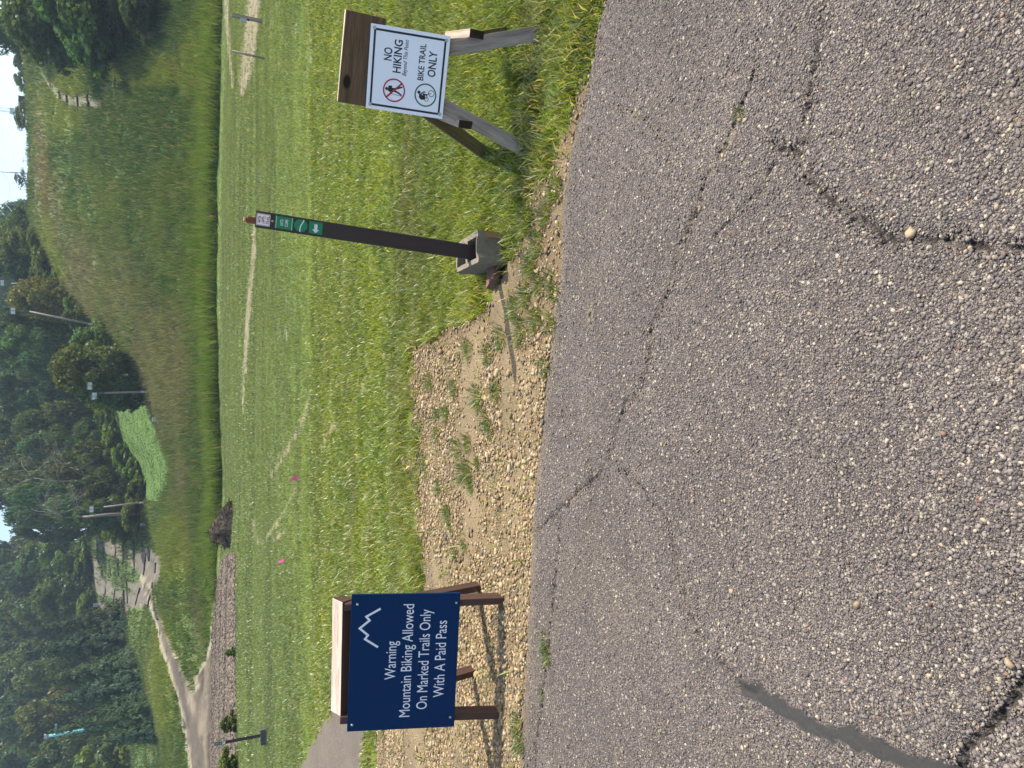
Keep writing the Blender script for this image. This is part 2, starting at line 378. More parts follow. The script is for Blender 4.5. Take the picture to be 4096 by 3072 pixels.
for i in range(len(AG)):
    ds = [0, 24, r0[0][i], r1[0][i], r2d[i], r3[0][i], r4d[i], 700, 1300]
    zs = [0, 0, r0[1][i], r1[1][i], r2z[i], r3[1][i], r4z[i], r4z[i] * 0.8, 0]
    ZT[i] = np.interp(DG, ds, zs)
ZS = gsmooth(gsmooth(ZT, 2.2, 1), 5, 0); wgt = sstep(26, 34, DG)[None, :]
ZT = ZT * (1 - wgt) + ZS * wgt
def zf(x, y, bumps=True):
    x = np.asarray(x, float); y = np.asarray(y, float); yy = np.maximum(y, 1.0)
    a = np.clip(x / yy, -0.999, 0.999); fa = (a + 1) / (AG[1] - AG[0]); ia = np.clip(fa.astype(int), 0, len(AG) - 2); ta = fa - ia
    jd = np.clip(np.searchsorted(DG, yy) - 1, 0, len(DG) - 2); td = np.clip((yy - DG[jd]) / (DG[jd + 1] - DG[jd]), 0, 1)
    z = (ZT[ia, jd] * (1 - ta) + ZT[ia + 1, jd] * ta) * (1 - td) + (ZT[ia, jd + 1] * (1 - ta) + ZT[ia + 1, jd + 1] * ta) * td
    if bumps:
        w = sstep(58, 75, y); z = z + w * ((fbm(x * .12, y * .12, 3) - .5) * 1.6 + (fbm(x * .6, y * .6, 5) - .5) * .5)
        w2 = sstep(3.9, 6, y) * (1 - w); z = z + w2 * ((fbm(x * .5, y * .5, 9) - .5) * .10 + (fbm(x * 2.2, y * 2.2, 8) - .5) * .05)
    return z
def hit(X, Y, d0=2.0, d1=400.0):               # first terrain point seen at photo pixel (X, Y)
    d = np.arange(d0, d1, 0.25); xr = (1536 - Y) / F; yd = (X - 2048) / F; ry = cT - yd * sT
    px = xr * d / ry; pz = H + (-sT - yd * cT) * d / ry; g = zf(px, d, False)
    k = np.argmax(pz <= g)
    if pz[k] > g[k]: k = len(d) - 1
    return np.array([px[k], d[k], float(zf(px[k], d[k]))])

# road edge (world), gravel / grass border
EDGE = np.array([(8.0, 0.6), (4.0, 1.75), (2.6, 2.3), (1.70, 2.70), (1.61, 2.775), (1.42, 2.84), (1.267, 2.94), (1.12, 3.04), (.915, 3.11), (.62, 3.15), (.354, 3.235), (.07, 3.305), (-.294, 3.37), (-.675, 3.455), (-.88, 3.485), (-1.27, 3.53), (-1.785, 3.61), (-2.17, 3.66), (-4.0, 3.95), (-12.0, 5.2)])[::-1]
def yedge(x): return np.interp(x, EDGE[:, 0], EDGE[:, 1])
GRAV_TOP = np.array([(-30, 12.0), (-8, 8.2), (-4.6, 7.75), (-3.4, 7.3), (-2.6, 6.2), (-1.57, 5.64), (-.8, 5.72), (.0, 5.80), (.30, 5.6), (.42, 4.9), (.50, 4.35), (.66, 3.85), (.95, 3.48), (1.3, 3.17), (1.7, 2.80), (2.6, 2.38), (8, .7)])
def ygrav(x): return np.interp(x, GRAV_TOP[:, 0], GRAV_TOP[:, 1])
PATH = [(-3.55, 7.75), (-4.3, 7.95), (-30, 9.9), (-30, 37.0), (-12.5, 19.4), (-7.2, 13.8), (-5.5, 11.5), (-4.45, 9.9), (-3.7, 9.3), (-3.3, 8.6)]
def gravel_mask(x, y):                          # soft 0..1
    wob = (fbm(x * 2.3, y * 2.3, 21) - .5) * 1.0 + (fbm(x * 9, y * 9, 23) - .5) * .6
    top = ygrav(x); return sstep(.16, -.22, y - top + wob * np.where(x < .6, 1.0, .4)) * (y > yedge(x) - .5)
def path_mask(x, y): return inpoly(x + (fbm(x * 3, y * 3, 31) - .5) * .25, y + (fbm(x * 3, y * 3, 33) - .5) * .25, PATH)

# features drawn as outlines on the far ground (photo pixels, looked up on the terrain)
DIRT = [(905, 2215), (880, 2250), (866, 2330), (854, 2440), (843, 2582), (824, 2637), (782, 2711), (790, 2740), (778, 2772), (741, 2711), (704, 2628), (667, 2526), (634, 2457), (611, 2364), (590, 2330), (560, 2300), (590, 2400), (625, 2489), (644, 2582), (685, 2698), (713, 2790), (741, 2929), (762, 3072), (775, 3200), (790, 3500), (960, 3500), (952, 3072), (946, 2767), (944, 2304), (944, 2215)]
SLOPE = [(358, 2100), (362, 2240), (385, 2410), (420, 2450), (470, 2500), (505, 2490), (520, 2430), (570, 2440), (612, 2380), (640, 2310), (660, 2240), (630, 2160), (590, 2110), (420, 2060), (370, 2080)]
TR1 = [(150, 215), (172, 297), (200, 335), (240, 380), (295, 405), (350, 405), (405, 418)]; TR1W = [2, 4, 10, 15, 24, 26, 12]
TR2 = [(395, 362), (430, 350), (465, 333), (520, 300), (565, 272), (620, 230), (680, 205), (720, 180)]; TR2W = [3, 6, 6, 5, 5, 4, 6, 4]
TR3 = [(480, 220), (520, 190), (565, 165), (615, 140), (665, 115)]; TR3W = [4, 9, 6, 10, 5]
FTRK = [(1020, 900), (1018, 1010), (1005, 1120), (990, 1300), (977, 1509), (974, 1650)]; FTRKW = [5, 12, 9, 9, 7, 4]
RTRK = [(1030, -100), (1010, 60), (1000, 170), (988, 270), (975, 330), (968, 380)]; RTRKW = [30, 30, 28, 26, 18, 8]
RTRK2 = [(905, -60), (908, 80), (918, 190), (930, 320), (930, 360)]; RTRK2W = [8, 9, 8, 5, 2]
STR = [[(1180, 1960), (1130, 2060), (1060, 2160), (1030, 2170), (1012, 2080)], [(1240, 1590), (1215, 1680), (1150, 1800), (1090, 1900)], [(1455, 1510), (1448, 1590)], [(1345, 1690), (1290, 1780)], [(1310, 2160), (1305, 2220)], [(1100, 2160), (1140, 2120)]]
STRW = [7, 9, 8, 11, 10, 8]
def stroke(X, Y, pts, wid, soft=0.5):
    d, p = seg_dist(X, Y, pts); w = np.interp(p, np.linspace(0, 1, len(wid)), wid) if np.ndim(wid) else wid
    return sstep(w * (1 + soft), w * (1 - soft), d)

# natural (unlit) colours of the ground cover
G_MOW = np.array([.135, .20, .034]); G_MOWY = np.array([.22, .27, .046]); G_DK = np.array([.07, .125, .030])
G_TALL = np.array([.105, .160, .046]); G_BRN = np.array([.19, .18, .105]); G_DEEP = np.array([.058, .112, .038]); G_BRT = np.array([.135, .225, .035])
SOIL = np.array([.125, .095, .06]); DUST = np.array([.24, .205, .145]); GRAVC = np.array([.25, .185, .105]); SANDC = np.array([.265, .205, .125]); DARKD = np.array([.058, .046, .036])
def lerp(a, b, t): return a + (b - a) * np.asarray(t)[..., None]
def ell(X, Y, cx, cy, rx, ry): return np.clip(1 - ((X - cx) / rx) ** 2 - ((Y - cy) / ry) ** 2, 0, 1)
def paint(x, y, z):
    """colour, grass amount 0..1, tall 0/1 for points of the ground"""
    X, Y = project(x, y, z); n = fbm(x * .35, y * .35, 41); n2 = fbm(x * 1.7, y * 1.7, 43); n3 = fbm(x * 7, y * 7, 47)
    far = y > 30
    j = (fbm(x * .5, y * .5, 51) - .5); Xj = X + j * 26 * far; Yj = Y + (fbm(x * .5, y * .5, 57) - .5) * 50 * far
    # --- mown field
    stripe = fbm(x * .25 + y * .12, y * 1.3, 61)
    c = lerp(np.broadcast_to(G_MOW, x.shape + (3,)), G_MOWY, sstep(.35, .75, n2 * .5 + stripe * .5)); c = lerp(c, G_DK, sstep(.55, .8, n) * .7)
    c = lerp(c, np.array([.16, .15, .085]), sstep(.52, .78, fbm(x * .5, y * 2.6, 67)) * .45)
    dull = sstep(8, 20, y + (n - .5) * 8) * (.55 + .35 * stripe); c = lerp(c, np.array([.115, .155, .062]), dull); c = lerp(c, np.array([.06, .085, .035]), sstep(.50, .66, fbm(x * .12 + 3, y * .8, 63)) * sstep(9, 16, y) * .6)
    g = np.ones_like(x); bare = sstep(.66, .80, fbm(x * .9, y * 1.9, 71) * .7 + n3 * .3) * .8
    for s_, w_ in zip(STR, STRW): bare = np.maximum(bare, stroke(Xj, Y, s_, w_, .8) * sstep(.3, .6, n3 * .5 + n2 * .5))
    for s_, w_ in ((FTRK, FTRKW), (RTRK, RTRKW), (RTRK2, RTRK2W)): bare = np.maximum(bare, stroke(X + j * 12, Y, s_, w_, .5) * sstep(.28, .5, n3 * .6 + n * .4))
    bare = np.maximum(bare, stroke(X, Y, [(1120, 1950), (1090, 1900), (1070, 1870), (1140, 1800)], 5, .7) * .5)
    c = lerp(c, lerp(np.broadcast_to(SOIL, c.shape), DUST, sstep(.3, .7, n3)), bare * .8); g = g * (1 - bare)
    # --- hill and rough grass
    tall = sstep(61, 63.5, y + (fbm(x * .3, y * .3, 77) - .5) * 2.0)
    hc = lerp(np.broadcast_to(G_TALL, c.shape), G_DEEP, sstep(.42, .66, n) * .8); hc = lerp(hc, G_BRN, sstep(.5, .78, n2) * .4)
    br = np.maximum.reduce([ell(Xj, Yj, 215, 1000, 75, 420), ell(Xj, Yj, 330, 1130, 130, 330), ell(Xj, Yj, 470, 1180, 200, 380) * .7, ell(Xj, Yj, 165, 620, 40, 420), ell(Xj, Yj, 610, 1480, 150, 480) * .9, ell(Xj, Yj, 700, 1500, 120, 400), ell(Xj, Yj, 740, 1900, 60, 220) * .8, ell(Xj, Yj, 760, 2150, 60, 200) * .8, ell(Xj, Yj, 800, 2480, 45, 230) * .7, ell(Xj, Yj, 610, 2800, 40, 240) * .8])
    hc = lerp(hc, G_BRN, sstep(.15, .95, br * (.45 + .9 * n2)) * .8)
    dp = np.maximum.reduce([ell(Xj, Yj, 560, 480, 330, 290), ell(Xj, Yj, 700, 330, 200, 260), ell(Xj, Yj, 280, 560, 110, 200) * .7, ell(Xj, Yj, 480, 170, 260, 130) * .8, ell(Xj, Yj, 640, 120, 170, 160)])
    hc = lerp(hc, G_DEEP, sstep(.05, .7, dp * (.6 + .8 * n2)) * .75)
    yl = np.maximum.reduce([ell(Xj, Yj, 260, 420, 120, 170), ell(Xj, Yj, 620, 280, 200, 90), ell(Xj, Yj, 780, 260, 90, 160), ell(Xj, Yj, 195, 950, 40, 120), ell(Xj, Yj, 700, 2200, 110, 180), ell(Xj, Yj, 650, 2700, 70, 300), ell(Xj, Yj, 220, 1060, 60, 120)])
    hc = lerp(hc, np.array([.17, .215, .05]), sstep(.05, .7, yl * (.6 + .8 * n2)) * .75)
    hc = lerp(hc, G_BRT, sstep(72, 63, y) * .8)
    hc = lerp(hc, np.array([.2, .155, .075]), ell(Xj, Yj, 190, 690, 25, 190) * .7)
    lawn = inpoly(Xj * .3 + X * .7, Y, [(405, 1600), (430, 1700), (560, 1920), (588, 2000), (640, 2010), (690, 1880), (640, 1720), (590, 1600)])
    hc[lawn] = np.array([.085, .145, .040])
    c = lerp(c, hc, tall)
    # --- eroded trails on the slopes
    tr = np.zeros_like(x)
    for s_, w_ in ((TR1, TR1W), (TR2, TR2W), (TR3, TR3W)): tr = np.maximum(tr, stroke(X + j * 10, Y + j * 14, s_, w_, .4))
    tr = tr * sstep(.25, .45, n2)
    sl = inpoly(X + j * 16, Y + (n2 - .5) * 30, SLOPE) & far
    band = sstep(.46, .54, fbm((Y - X * .55) * .018, (X + Y * .3) * .006, 83) + (n2 - .5) * .22 + .10 * sstep(2330, 2180, Y) * sstep(430, 520, X))  # green stripes; extra dark green on the right paints in the tree shade
    slc = lerp(np.broadcast_to(np.array([.125, .112, .092]), c.shape), np.array([.065, .11, .035]), band); slc = lerp(slc, np.array([.21, .185, .135]), sstep(.60, .75, n2) * .7)
    c = np.where(sl[..., None], slc, c)
    c = lerp(c, lerp(np.broadcast_to(np.array([.11, .10, .082]), c.shape), np.array([.20, .185, .15]), n2), tr * .9)
    dirt = inpoly(X + j * 10, Y + (n2 - .5) * 20, DIRT) & (y > 30) & (Y > 2190)
    rut = fbm(x * .06 + 3, y * 1.7, 91); dc = lerp(np.broadcast_to(DARKD, c.shape), np.array([.125, .103, .078]), sstep(.4, .7, rut)); dc = lerp(dc, np.array([.21, .178, .128]), sstep(.48, .72, fbm(x * .3, y * .9, 93)) * sstep(870, 780, X) + .25 * sstep(.6, .75, n3))
    c = np.where(dirt[..., None], dc, c)
    edge_d, _ = seg_dist(X, Y, DIRT + [DIRT[0]]); pale = sstep(9, 3, edge_d + j * 10) * (X < 850) * far * (Y > 2250) * (n2 > .42)
    c = lerp(c, np.array([.26, .23, .165]), pale)
    trackc = stroke(X, Y, [(625, 2440), (655, 2540), (700, 2680), (745, 2830), (790, 2990), (800, 3100)], [9, 10, 11, 13, 16, 20], .5) * far; c = lerp(c, np.array([.095, .082, .066]), trackc * .85)
    nog = np.maximum.reduce([tr, sl * (1 - band * .7), dirt * 1.0, pale]); g = g * (1 - nog)
    return c, g, tall

# the ground: one sheet out to the horizon
rows_y = np.concatenate([[-400, -120, -60, -40, -15, -8, -4, -1, 1, 2], np.geomspace(2.4, 300, 560), np.geomspace(310, 1200, 26)])
cols_a = np.concatenate([np.linspace(-1.7, -.8, 24)[:-1], np.linspace(-.8, .8, 441), np.linspace(.8, 1.7, 24)[1:]])
YY, AA = np.meshgrid(rows_y, cols_a, indexing='ij'); XX = AA * (np.abs(YY) + 4.0); ZZ = zf(XX, YY)
cg, gg, tt = paint(XX.ravel(), YY.ravel(), ZZ.ravel())
gm = gravel_mask(XX.ravel(), YY.ravel()); cg = lerp(cg, SOIL, gm)
cg = lerp(cg, np.array([.06, .085, .022]), (gg > .5) * (YY.ravel() < 61) * .5)      # thatch between the blades
ZZ2 = ZZ - (YY < 5.5) * .012
ground = mesh_np('ground', np.stack([XX, YY, ZZ2], -1).reshape(-1, 3), 4, grid_faces(*XX.shape)[:, ::-1], M_GROUND, cols=cg, smooth=True)
tag(ground, kind='structure')

# gravel shoulder: ragged sheet just above the ground
xs = np.arange(-9, 3.0, .03); ys = np.arange(2.2, 9.2, .03); GX, GY = np.meshgrid(xs, ys)
m_ = gravel_mask(GX, GY); pm = path_mask(GX, GY); inside = (m_ > .45) & (GY > yedge(GX) - .08) & ~pm
GZ = zf(GX, GY) + .006 + (fbm(GX * 4, GY * 4, 101) - .5) * .03 + (fbm(GX * 14, GY * 14, 103) - .5) * .012
GZ = np.where(GY < yedge(GX) + .06, np.minimum(GZ, .004), GZ)
f4 = grid_faces(*GX.shape); ok = inside.ravel()[f4].all(1); f4 = f4[ok]; used = np.unique(f4); rm = np.full(GX.size, -1); rm[used] = np.arange(len(used))
packed = sstep(.42, .62, fbm(GX * 1.1 + 5, GY * 2.2, 107)); trk = sstep(.35, .12, np.abs(GY - (yedge(GX) + 2.0 + (GX + 3) * .08))) * (GX < -1.4); rimd = sstep(.55, .15, GY - yedge(GX)) * .0
gc = lerp(np.broadcast_to(GRAVC * .85, GX.shape + (3,)), SANDC, np.maximum(packed * .8, trk)); gc = lerp(gc, np.array([.16, .125, .085]), sstep(.5, .75, fbm(GX * 1.5, GY * 1.5, 109)) * .7)
gs = mesh_np('gravel_shoulder', np.stack([GX, GY, GZ], -1).reshape(-1, 3)[used], 4, rm[f4], M_GRAVEL, cols=gc.reshape(-1, 3)[used], smooth=True); tag(gs, kind='structure')

# asphalt road: fine sheet whose upper rim follows the photographed edge; cracks are pressed into it
def zx(a, b, lst): return [gnd(2048 + u * .926, b + v * .926)[:2] for u, v in lst]
A1 = lambda l: zx(0, 0, l); A2 = lambda l: zx(0, 1536, l)
CR = [(A1([(1165, 680), (1100, 790), (1030, 880), (960, 950), (880, 1040)]), .0045, .006, 0), (A1([(1360, 60), (1335, 230), (1310, 330), (1295, 450), (1280, 560), (1240, 650), (1290, 760), (1340, 830), (1440, 890), (1540, 960), (1640, 1030), (1740, 1030), (1850, 1045), (2000, 1060), (2140, 1075), (2300, 1085)]), .008, .012, .1),
      (A1([(1240, 655), (1160, 640), (1120, 610)]), .007, .01, 0),
      (A1([(1060, 330), (1000, 480), (930, 640), (860, 760), (820, 900), (740, 1060), (700, 1240), (620, 1400), (600, 1560), (570, 1650)]) + A2([(560, 20), (500, 90), (450, 230), (400, 380), (320, 440), (250, 510), (170, 590), (105, 640)]), .006, .009, .42),
      (A2([(470, 370), (540, 430), (600, 490), (680, 600), (705, 700), (735, 850), (780, 1000), (850, 1130), (960, 1250), (1010, 1310), (1080, 1330)]), .005, .006, .35), (A2([(2300, 1180), (2212, 1310), (2150, 1400), (2080, 1480), (1980, 1560), (1950, 1659), (1920, 1800)]), .010, .014, 0),
      (A2([(215, 560), (215, 700), (185, 1000), (165, 1150), (140, 1350), (120, 1500), (105, 1659), (95, 1850)]), .006, .008, .1), (A1([(440, 450), (600, 520), (690, 640), (730, 700)]), .003, .004, .5)]
TAR = A2([(990, 1300), (1080, 1330), (1150, 1385), (1250, 1445), (1350, 1490), (1500, 1540), (1600, 1575), (1700, 1615), (1800, 1659), (1950, 1720)])
tx = np.concatenate([-np.geomspace(60, 2.7, 24), np.arange(-2.45, 2.35, .0085), np.geomspace(2.5, 60, 24)])
td = np.concatenate([[0, .004, .012], np.arange(.02, 3.05, .0085), np.geomspace(3.1, 9, 14)])
TX, TD = np.meshgrid(tx, td, indexing='ij'); EY = yedge(TX) + (fbm(TX * 7, TX * 0, 111) - .5) * .05 + (fbm(TX * 40, TX * 0, 113) - .5) * .022
TY = EY - TD
fx, fy = TX.ravel(), TY.ravel(); TZ = .012 + (fbm(fx * .9, fy * .9, 115) - .5) * .03 + (fbm(fx * 5, fy * 5, 117) - .5) * .006 + (fbm(fx * 45, fy * 45, 119) - .5) * .0035
ck = np.zeros_like(fx); sa = np.zeros_like(fx); wx = fx + (fbm(fx * 30, fy * 30, 121) - .5) * .05; wy = fy + (fbm(fx * 30, fy * 30, 123) - .5) * .05
for pts, w, dpt, sd_ in CR:
    d, p = seg_dist(wx, wy, pts); br = sstep(.3, .45, fbm(p * 60, p * 0 + w * 999, 125))
    k = sstep(w * 1.25, w * .4, d) * br; TZ = TZ - k * dpt - sstep(w * 5, 0, d) * .004; ck = np.maximum(ck, k * (1 - sd_ * sstep(.35, .6, fbm(fx * 12, fy * 12, 127)))); sa = np.maximum(sa, sstep(w * 3.2, w * .6, d + (fbm(fx * 60, fy * 60, 129) - .5) * .015) * sd_ * sstep(.42, .6, fbm(fx * 8, fy * 8, 131)))
dT, pT = seg_dist(wx, wy, TAR); tar = sstep(.034, .022, dT + (fbm(fx * 16, fy * 16, 133) - .5) * .03) * np.where(pT < .02, 0, 1); TZ = TZ + tar * (.001 + (fbm(fx * 70, fy * 25, 135) - .5) * .006)
dtS, _ = seg_dist(wx, wy, A2([(680, 1120), (800, 1200), (980, 1300)])); stain = sstep(.07, .01, dtS) * .35
sa = np.maximum(sa, sstep(.10, .0, TD.ravel() + (fbm(fx * 6, fy * 6, 137) - .5) * .12) * .45 * (fx < 1.2)); sa = np.maximum(sa, .12 * sstep(.58, .75, fbm(fx * 2.1 + 4, fy * 2.1, 139)))
sa = np.maximum(sa, sstep(.06, 0, np.hypot((fx - gnd(4130, 400)[0]) * .7, fy - gnd(4130, 400)[1]) + (fbm(fx * 20, fy * 20, 141) - .5) * .08 - .01) * .5)
TZ = np.where(TD.ravel() < .001, -.02, TZ)
road = mesh_np('road', np.stack([fx, fy, TZ], -1), 4, grid_faces(*TX.shape), M_ASPH, attrs={'crack': ck, 'sand': sa, 'tar': np.maximum(tar, stain)}, smooth=True); tag(road, kind='structure')

# side path of the same asphalt
xs = np.concatenate([np.arange(-32, -9, .25), np.arange(-9, -3, .05)]); ys = np.arange(7.3, 37.2, .06); PX, PY = np.meshgrid(xs, ys); pm = path_mask(PX, PY)
f4 = grid_faces(*PX.shape); f4 = f4[pm.ravel()[f4].all(1)]; used = np.unique(f4); rm = np.full(PX.size, -1); rm[used] = np.arange(len(used)); PZ = zf(PX, PY) + .03
z0 = np.zeros(len(used)); pp = mesh_np('side_path', np.stack([PX, PY, PZ], -1).reshape(-1, 3)[used], 4, rm[f4], M_ASPH, attrs={'crack': z0, 'sand': z0 + .3, 'tar': z0}, smooth=True); tag(pp, kind='structure')

# ------------------------------------------------------------------ trees
def leaf_quads(P, Nrm, size, cols, asp=0.7):
    n = len(P); r = rng.normal(size=(n, 3)); u = np.cross(Nrm, r); u /= np.linalg.norm(u, axis=1)[:, None] + 1e-9; w = np.cross(Nrm, u)
    sz = size[:, None]; u = u * sz; w = w * sz * asp
    V = np.stack([P - u, P - w * .8 + Nrm * sz * .15, P + u, P + w * .8 + Nrm * sz * .15], 1).reshape(-1, 3)
    return V, np.arange(n * 4), np.repeat(cols, 4, 0)
def unit_dirs(n):
    d = rng.normal(size=(n, 3)); return d / np.linalg.norm(d, axis=1)[:, None]
def crown_mesh(name, base_col, nclump=46, nleaf=135, lo=.14, wid=.42, top_pow=1.0, lsz=.030, gap=0.0):
    Ps, Ns, Ss, Cs = [], [], [], []
    for i in range(nclump):
        t = (i + rng.random()) / nclump; z = lo + (1 - lo) * t ** top_pow * .96
        prof = math.sin(math.pi * min(1, (t * .86 + .12))) ** .65; rad = wid * prof * (0.35 + .65 * math.sqrt(rng.random())) ; an = rng.random() * 6.283
        c = np.array([math.cos(an) * rad, math.sin(an) * rad, z]); br = (.10 + .10 * rng.random()) * (wid / .42) ** .5
        n = int(nleaf * (.6 + .8 * rng.random())); d = unit_dirs(n); d[:, 2] = d[:, 2] * .8 + .18
        rr = br * (.55 + .5 * rng.random(n) ** .6); P = c + d * rr[:, None] * [1, 1, .72]
        outw = np.array([c[0], c[1], .18]); outw /= np.linalg.norm(outw) + 1e-6
        Nn = d + .5 * outw + .9 * rng.normal(size=(n, 3)); Nn /= np.linalg.norm(Nn, axis=1)[:, None]
        cl = base_col * (.7 + .6 * rng.random()) * (np.array([1.15, 1.0, .8]) ** (rng.random() * 2 - .8))
        Ps.append(P); Ns.append(Nn); Ss.append(lsz * (.6 + .8 * rng.random(n))); Cs.append(cl * (.7 + .6 * rng.random(n))[:, None])
    P = np.concatenate(Ps); P[:, 2] = np.maximum(P[:, 2], .02)
    V, L, C = leaf_quads(P, np.concatenate(Ns), np.concatenate(Ss), np.concatenate(Cs)); return mesh_np(name, V, 4, L, M_LEAF, cols=C, link=False)
def trunk_mesh(name, h=.7, r=.022, limbs=9, mat=None):
    mb = MB(); px = [(0, 0, -.03)]; 
    for k in range(1, 6): px.append((random.uniform(-.012, .012) * k, random.uniform(-.012, .012) * k, h * k / 5))
    mb.tube(px, [r * (1.25 - .2 * k) for k in range(6)], 8)
    for i in range(limbs):
        z = h * random.uniform(.28, .95); a = random.random() * 6.283; l = random.uniform(.14, .30)
        p = np.array([0, 0, z]); d = np.array([math.cos(a), math.sin(a), .7])
        mb.tube([p, p + d * l * .5 + [0, 0, .02], p + d * l + [0, 0, .07]], [r * .5, r * .33, r * .12], 5)
    return mb.build(name, mat or M_BARK, link=False)
LC = np.array([.068, .108, .031])
CROWNS = [crown_mesh('crown', LC * [1, 1, 1]), crown_mesh('crown', LC * [.8, .95, 1.1], 52, 120, .08, .40), crown_mesh('crown', LC * [1.25, 1.15, .9], 40, 150, .10, .45),
          crown_mesh('crown', LC * [.9, .95, 1.0], 56, 120, .16, .36, 1.1), crown_mesh('crown', LC * [1.1, 1.05, .9], 44, 140, .02, .5, 1.15, .034)]
YELCROWN = crown_mesh('crown', np.array([.135, .16, .040]), 46, 140, .05, .44)
BUSHES = [crown_mesh('foliage', LC * [1.25, 1.25, .9], 26, 150, .02, .5, .9, .05), crown_mesh('foliage', LC * [1.5, 1.45, 1.0], 30, 140, .02, .55, .9, .05)]
SPARSE = crown_mesh('crown', LC * [.95, 1.0, 1.1], 30, 60, .1, .34, 1.0, .030)
TRUNKS = [trunk_mesh('trunk') for _ in range(3)]
def spruce_mesh(name, base_col, nwh=30, hang=.055, lean=0.0, open_=0.0):
    Ps, Ns, Ss, Cs = [], [], [], []
    for i in range(nwh):
        t = i / (nwh - 1); z = .05 + .93 * t; L0 = .245 * (1 - t) ** .78 + .012; nb = int(7 + 6 * (1 - t))
        for b in range(nb):
            if rng.random() < open_: continue
            a = rng.random() * 6.283; L = L0 * (.7 + .45 * rng.random()); m = int(10 + 38 * (1 - t)); s = rng.random(m) ** .7
            dr = np.array([math.cos(a), math.sin(a)]); up = -.14 * s + .20 * s ** 2 * rng.random()
            x = dr[0] * L * s; y = dr[1] * L * s; zz = z + up * L * 1.4
            P = np.stack([x + rng.normal(size=m) * .009, y + rng.normal(size=m) * .009, zz - rng.random(m) * hang * (.25 + s)], 1)
            Nn = np.stack([dr[0] + .6 * rng.normal(size=m), dr[1] + .6 * rng.normal(size=m), .35 + .5 * rng.normal(size=m)], 1); Nn /= np.linalg.norm(Nn, axis=1)[:, None]
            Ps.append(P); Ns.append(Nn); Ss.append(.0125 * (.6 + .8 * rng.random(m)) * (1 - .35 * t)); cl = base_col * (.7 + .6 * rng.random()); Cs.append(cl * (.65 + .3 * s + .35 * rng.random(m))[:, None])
    P = np.concatenate(Ps); N_ = np.concatenate(Ns); S = np.concatenate(Ss); n = len(P)
    hz = np.stack([-P[:, 1], P[:, 0], 0 * P[:, 0]], 1); hz /= np.linalg.norm(hz, axis=1)[:, None] + 1e-9; dn = np.array([0, 0, -1.0]) + .35 * N_ * [1, 1, 0]
    w = hz * S[:, None] * .55 + rng.normal(size=(n, 3)) * S[:, None] * .18; l = dn * S[:, None] * 1.7
    V = np.stack([P - w, P + w, P + w * .5 + l, P - w * .3 + l * 1.1], 1).reshape(-1, 3)
    return mesh_np(name, V, 4, np.arange(n * 4), M_NEEDLE, cols=np.repeat(np.concatenate(Cs), 4, 0), link=False)
SC_ = np.array([.050, .078, .036])
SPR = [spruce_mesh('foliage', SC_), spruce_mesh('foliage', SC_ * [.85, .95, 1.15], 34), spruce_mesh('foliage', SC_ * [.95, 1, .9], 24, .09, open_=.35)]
STRUNK = MB(); STRUNK.tube([(0, 0, -.03), (0, 0, .5), (0, 0, .99)], [.02, .012, .002], 7); STRUNK = STRUNK.build('trunk', M_BARK, link=False)
def child(name, me, parent, scale=None, rz=0.0):
    o = bpy.data.objects.new(name, me); COL.objects.link(o); o.parent = parent; o.rotation_euler = (0, 0, rz)
    if scale: o.scale = scale
    return o
def tree(kind, Y, d, vtop, W, label, crown=0, group=None, cat='tree', spruce=False, zoff=0.0, name=None, trunk=True):
    """tree standing on the slope at forward distance d whose top is seen at photo pixel (vtop, Y), half width W pixels"""
    p = at_d(vtop + 60, Y, d); x = p[0]; zb = float(zf(x, d)) + zoff; zt = H - d * float(dep_t(vtop)); h = max(zt - zb, 1.5)
    w = W / F * d
    t = thing(name or kind, label, cat, (x, d, zb - .1), random.random() * 6.28, group)
    if spruce:
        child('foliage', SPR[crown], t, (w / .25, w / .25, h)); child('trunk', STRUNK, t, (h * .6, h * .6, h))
    else:
        me = crown if not isinstance(crown, int) else CROWNS[crown]
        child('crown' if me.name.startswith('crown') else 'foliage', me, t, (w / .42, w / .42, h))
        if trunk: child('trunk', TRUNKS[random.randrange(3)], t, (h * .8, h * .8, h))
    return t
TW = 'deciduous_tree'
gR = 'trees at the right edge of the ski hill'; gS = 'small trees on the skyline'; gM = 'trees along the top of the brown grass slope'; gW = 'trees of the wood behind the mown lawn'; gL = 'trees of the wood behind the eroded trail'; gP = 'spruces on the left bank'
